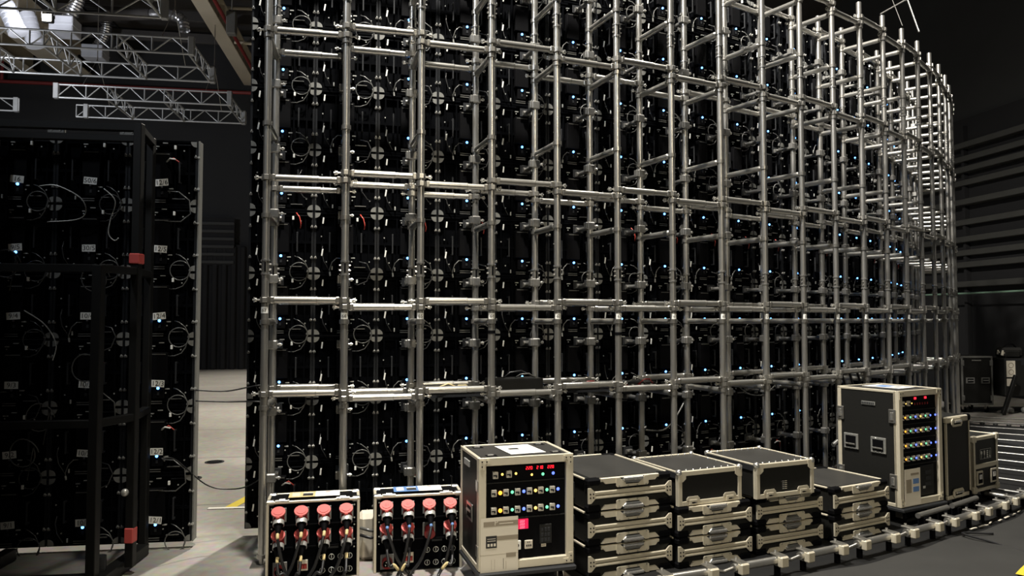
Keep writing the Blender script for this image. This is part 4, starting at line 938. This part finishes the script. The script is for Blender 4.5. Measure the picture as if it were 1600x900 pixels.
b = MB(); A = [Vector((-9.928, 20.000, 10.071)), Vector((-9.470, 20.000, 10.071)), Vector((-9.187, 20.000, 10.000)), Vector((-9.043, 20.000, 9.857)), Vector((-9.004, 20.000, 9.606))]
for i in range(4):
    for j in range(5): b.cyl(A[i].lerp(A[i + 1], j / 5), A[i].lerp(A[i + 1], (j + 1) / 5), .14 + .015 * (j % 2), 'foil', r1=.14 + .015 * ((j + 1) % 2), n=12, caps=False)
b.cyl(A[0], A[0] + Vector((-3, .3, 0)), .15, 'ceil', n=12); b.build('elbow', t)
for i, (p, q, nm) in enumerate(((Vector((-12.205, 17.500, 9.275)), Vector((-11.911, 17.500, 8.649)), 'upper left'), (Vector((-12.342, 18.500, 9.443)), Vector((-12.127, 18.500, 8.716)), 'beside the floodlight'))):
    t = thing('white_duct', f'white wrapped duct sloping down at the roof, {nm}', 'duct', (0, 0, 0)); b = MB()
    n = 10
    for j in range(n): b.cyl(p.lerp(q, j / n), p.lerp(q, (j + 1) / n), .19 + .015 * (j % 2), 'duct', n=14)
    b.build('sleeve', t); b = MB(); b.cyl(p, (p.x, p.y, 11.5), .012, 'galv2', n=6); b.cyl(q, (q.x, q.y, 11.5), .012, 'galv2', n=6); b.build('hanger', t); b = MB(); b.cyl(q, q + (q - p).normalized() * .1, .22, 'duct', n=14); b.build('collar', t)
t = thing('cable_tray', 'dark ladder cable tray under the roof behind the trusses', 'cable tray', (0, 0, 0)); b = MB(); p, q = Vector((-11.516, 19.000, 10.129)), Vector((-12.197, 21.600, 10.393))
off = Vector((.45, .1, 0))
for o in (Vector(), off): b.cyl(p + o, q + o, .03, 'steel_b', n=6)
b.build('side_rails', t); b = MB()
for j in range(12): b.cyl(p.lerp(q, (j + .5) / 12), p.lerp(q, (j + .5) / 12) + off, .02, 'steel_b', n=6)
b.build('rungs', t)
fl = Vector((-10.860, 17.000, 8.724)); t = thing('flood_light', 'lit floodlight hanging among the ducts at the upper left', 'flood light', fl, TB)
b = MB(); b.box(-.12, .12, -.02, .10, -.10, .10, 'steel_b', .02); b.build('housing', t); b = MB(); b.box(-.09, .09, -.028, -.02, -.08, .08, 'flood'); b.build('lens', t)
b = MB(); b.tube([(-.14, .04, 0), (-.14, .04, .2), (.14, .04, .2), (.14, .04, 0)], .012, 'steel_b', 6); b.cyl((0, .04, .2), (0, .04, 1.6), .012, 'steel_b', n=6); b.build('yoke', t)
c = Vector((-7.320, 19.000, 9.398)); t = thing('hanging_speaker', 'small grey box hanging beside the cream girder', 'speaker', c, TB)
b = MB(); b.box(-.12, .12, -.12, .12, -.30, .30, 'grey', .02); b.build('cabinet', t); b = MB(); b.cyl((0, 0, .3), (0, 0, 1.2), .015, 'lgrey', n=6); b.build('drop_rod', t)
for k, (a, c) in enumerate(((Vector((-8.283, 21.000, 10.678)), Vector((-6.198, 21.600, 10.818))), (Vector((-8.008, 21.000, 9.664)), Vector((-6.148, 21.600, 9.738))))):
    b = MB(); b.cyl(a, c, .05, 'girder', n=8); tag(b.build('roof_brace'), f'cream roof brace beside the girder, {["upper", "lower"][k]} of two', 'brace', 'cream braces beside the girder')
for k, (a, c) in enumerate(((Vector((4.830, 8.900, 5.648)), Vector((4.770, 8.530, 5.057))), (Vector((4.360, 8.600, 5.300)), Vector((4.877, 8.900, 5.632))), (Vector((4.642, 8.900, 5.648)), Vector((4.426, 8.250, 5.020))))):
    b = MB(); b.cyl(a, c, .010 if k < 2 else .004, 'clamp', n=6); tag(b.build('rigging_wire'), f'thin rigging wire above the scaffold top, {["rightmost", "slanting to the right", "thinnest"][k]}', 'wire')
# louvred panel on the back wall
c = bld(-6.1, 26.1, 4.1); t = thing('wall_louvre', 'dark louvred vent panel high on the back wall by the gap', 'vent', c, TB)
b = MB(); b.box(-.5, .9, -.04, 0, -.6, 1.0, 'wall_b'); b.build('backing', t); b = MB()
for k in range(6): b.box(-.5, .9, -.10, -.04, -.55 + .26 * k, -.45 + .26 * k, 'wall', .01)
b.build('slats', t)
b = MB()
for k in range(60): bbox(b, -21.5 + .3 * k, -21.5 + .3 * k + .16, 26.05, 26.16, .0, 4.15, 'wall_b', .04)
tag(b.build('drape'), 'long black pleated drape along the foot of the back wall', 'drape')

# ------------------------------------------------------------------ right background
t = thing('bleacher', 'dark retracted bleacher with long horizontal boards along the right wall', 'bleacher', bld(13.2, 15, 0), TB)
for k, (z, d) in enumerate(((5.73, 0), (5.42, .04), (5.16, .0), (4.86, .05), (4.40, -.04), (3.94, .05), (3.54, 0), (3.23, .05), (2.95, .0), (2.5, -.03))):
    b = MB(); b.box(-.12 + d, .12 + d, -6, 6.5, z - .07, z + .06, 'plank', .01); b.build('board', t)
b = MB(); b.box(.1, .45, -6, 6.5, 0, 6.4, 'wall_b'); 
b.build('backing', t)
for y in (-3, 0.2, 3.2, 6): MB().box(-.02, .10, y - .04, y + .04, .4, 6.2, 'wall_b').build('upright', t)
M['green'] = mat('pale_green_line', (.20, .32, .24), .5)
cable([bld(12.8, 8, 2.3), bld(12.8, 11, 2.28), bld(12.8, 15, 2.27), bld(12.8, 18, 2.29), bld(12.8, 20.5, 2.31)], .022, 'pale green line stretched along the front of the bleacher', 'green')
def case_f():
    W, D, H, z0 = .582, .6, .88, .14
    t = thing('wardrobe_case', 'tall black flight case on casters in the right background, before the bleacher', 'flight case', (8.148, 13.45, 0), R(2))
    b = MB(); b.box(.006, W - .006, .006, D, z0, z0 + H, 'lam', .004); b.build('body', t)
    f = .03; b = MB()
    for x in (0, W - f): b.box(x, x + f, -.003, .02, z0, z0 + H, 'grey', .003)
    for z in (0, H - f): b.box(f, W - f, -.003, .02, z0 + z, z0 + z + f, 'grey', .003)
    b.build('edging', t)
    for x in (.08, .36):
        b = MB(); b.box(x, x + .16, -.006, .008, z0 + H * .44, z0 + H * .56, 'grey', .01); b.box(x + .025, x + .135, -.008, -.004, z0 + H * .46, z0 + H * .54, 'blk'); b.cyl((x + .03, -.012, z0 + H * .5), (x + .13, -.012, z0 + H * .5), .012, 'grey', n=8); b.build('recessed_handle', t)
    b = MB(); b.box(.2, .37, -.004, .008, z0 + H * .9, z0 + H * .925, 'grey', .004); b.build('maker_plate', t)
    for x in (.02, W - .03):
        for z in (.14, .86): MB().box(x - .025, x + .03, -.01, .01, z0 + H * z - .05, z0 + H * z + .05, 'grey', .01).build('latch', t)
    for x in (.08, W - .08):
        for y in (.08, D - .08): caster(t, x, y, .05)
case_f()
t = thing('trunk', 'low wide black trunk with pinned posters in the right background', 'trunk', (8.80, 13.25, 0), R(2))
b = MB(); b.box(0, 1.5, 0, .7, .32, .99, 'lam', .01); b.box(.0, 1.5, -.004, .0, .95, .985, 'dgrey'); b.build('body', t)
for x, z0, z1 in ((.03, .66, .95), (.03, .50, .63)):
    b = MB(); b.box(x, x + .16, -.006, -.001, z0, z1, 'paper')
    if z1 > .7:
        for zz in (.87, .75): b.tube([(x + .08 + .045 * math.cos(q), -.007, zz + .045 * math.sin(q)) for q in [2 * PI * j / 12 for j in range(13)]], .005, 'paper_b', 4)
    b.build('poster', t)
b = MB(); b.box(.30, .36, -.005, -.001, .87, .95, 'dgrey'); b.box(.36, .42, -.005, -.001, .87, .95, 'paper_w'); b.build('notice', t)
b = MB(); b.text('A', .30, (.48, -.003, .52), 'dgrey'); b.build('letter', t)
for x in (.15, .42, 1.2): MB().ball((x, .1, .06), .06, 'grey', 10).build('caster', t)
b = MB(); X = Matrix.Rotation(R(20), 4, 'Y'); b.box(-.03, .03, -.2, -.14, .02, .75, 'steel_b', .004, Matrix.Translation((-.18, 0, 0)) @ X); b.build('prop_leg', t)
t = thing('white_rag', 'crumpled white cloth lying on top of the black trunk', 'cloth', (8.95, 13.45, .992)); b = MB()
for i in range(9): b.box(-.05, .05, -.04, .04, -.018, .018, 'paper', .016, Matrix.Translation((.07 * math.cos(i * 1.3), .05 * math.sin(i * 2.1), .055 + .015 * (i % 4))) @ Matrix.Rotation(i * .9, 4, 'Y') @ Matrix.Rotation(i * .7, 4, 'X'))
b.build('folds', t)
t = thing('black_bag', 'soft black bag lying on top of the black trunk', 'bag', (9.05, 13.5, .99)); b = MB(); b.box(-.2, .2, -.13, .13, .002, .19, 'lam', .07); b.box(-.16, .1, -.15, -.12, .02, .13, 'lam', .03); b.build('body', t); b = MB(); b.tube([(-.12, -.02, .185), (-.05, -.03, .25), (.05, -.03, .25), (.12, -.02, .185)], .012, 'blk', 6); b.build('strap', t)
for i in range(12):
    p = Vector((7.55, 11.95, .02)).lerp(Vector((9.2, 10.9, .02)), i / 11); b = MB(); b.ball((0, 0, .015), .03, 'lgrey', 8); b.box(-.035, .035, -.012, .012, -.018, .008, 'dgrey', .004)
    tag(b.build('floor_cleat', None, p), f'small shiny floor fitting along the dark edge at far right, {ORD[i+1]} from the left', 'floor fitting', 'shiny fittings along the dark edge')
b = MB(); vs = [(6.9, 9.3, .006), (9.2, 10.85, .006), (7.5, 12.0, .006), (7.4, 13.0, .006), (6.4, 11.6, .006)]; b.add(vs, [(0, 1, 2, 3, 4)], 'wall_b'); b.add([(x, y, .001) for x, y, _ in vs], [(4, 3, 2, 1, 0)], 'wall_b'); tag(b.build('black_mat'), 'flat black mat on the floor behind the striped floor frame', 'mat')

# ------------------------------------------------------------------ light
def area(name, loc, target, size, power, col=(1, 1, 1), spread=180):
    l = bpy.data.lights.new(name, 'AREA'); l.energy = power; l.size = size; l.color = col; l.spread = R(spread)
    o = bpy.data.objects.new(name, l); COL.objects.link(o); o.location = loc
    o.rotation_euler = (Vector(target) - Vector(loc)).to_track_quat('-Z', 'Y').to_euler(); return o
def spot(name, loc, target, power, col=(1, 1, 1), ang=60, blend=.4, rad=.15):
    l = bpy.data.lights.new(name, 'SPOT'); l.energy = power; l.color = col; l.spot_size = R(ang); l.spot_blend = blend; l.shadow_soft_size = rad
    o = bpy.data.objects.new(name, l); COL.objects.link(o); o.location = loc
    o.rotation_euler = (Vector(target) - Vector(loc)).to_track_quat('-Z', 'Y').to_euler(); return o
WARM = (1, .88, .66)
spot('hall_lamp_right', (4.6, 7.4, 10.2), (3.8, 7.8, 2.2), 1800, (1, .95, .86), 70, .7, .3)
spot('hall_lamp_middle', (-.6, 3.7, 9.2), (2.6, 7.0, 3.2), 6500, (1, .95, .86), 95, .6, .22)
spot('fill_spot_side', (1.6, 4.9, 9.6), (4.7, 8.7, 3.4), 4200, (1, .95, .87), 42, .6, .2)  # added fill spot, brightens the tubes of the right-hand bays
spot('hall_lamp_front', (2.6, -3.2, 6.6), (.9, 5.2, .3), 1500, WARM, 44, .8, .35)
spot('hall_lamp_left', (-5.5, 0.0, 8.5), (-1.2, 5.6, 3.6), 900, (.86, .92, 1), 46, .8, .35)
spot('floor_lamp_stage', (-1.0, 13.5, 10.5), (-3.2, 9.5, 0), 8000, (1, .93, .80), 66, .6, .25)
spot('floor_lamp_back', (-3.5, 19.5, 10.5), (-5.0, 19.0, 0), 6800, (1, .93, .82), 75, .7, .25)
spot('flood_beam', tuple(fl + Vector((-.02, -.12, .02))), tuple(fl + Vector((-1.6, 3.4, .1))), 260, (.95, .95, 1), 120, .6, .1)
area('fill_area_roof', (-13.0, 13.5, 5.5), (-9.0, 20.0, 10.0), 1.0, 230, (.9, .93, 1))  # added light from below, in place of bounce onto girders and roof
spot('hall_lamp_far_right', (11.0, 10.5, 9.5), (9.4, 13.6, .5), 650, (1, .92, .78), 42, .6, .3)
spot('fill_spot_bleacher', (7.5, 10.0, 10.5), (11.4, 16.5, 3.5), 120, (1, .95, .85), 60, .7, .3)  # added fill spot so the bleacher boards show
w = bpy.data.worlds.new('hall_ambient'); S.world = w; w.use_nodes = True
w.node_tree.nodes['Background'].inputs['Color'].default_value = (.75, .85, 1, 1); w.node_tree.nodes['Background'].inputs['Strength'].default_value = .008

# ------------------------------------------------------------------ camera
cam = bpy.data.cameras.new('camera'); cam.sensor_width = 36; cam.lens = 1155 / 1600 * 36; cam.clip_end = 200; cam.clip_start = .05
co = bpy.data.objects.new('camera', cam); COL.objects.link(co); co.location = (0, 0, EYE); co.rotation_euler = (R(90) + .04153, 0, 0)
S.camera = co
S.view_settings.view_transform = 'Standard'; S.view_settings.look = 'None'; S.view_settings.exposure = 0; S.view_settings.gamma = 1; S.view_settings.use_curve_mapping = False
S.cycles.use_denoising = True; S.cycles.max_bounces = 6; S.cycles.sample_clamp_indirect = 4
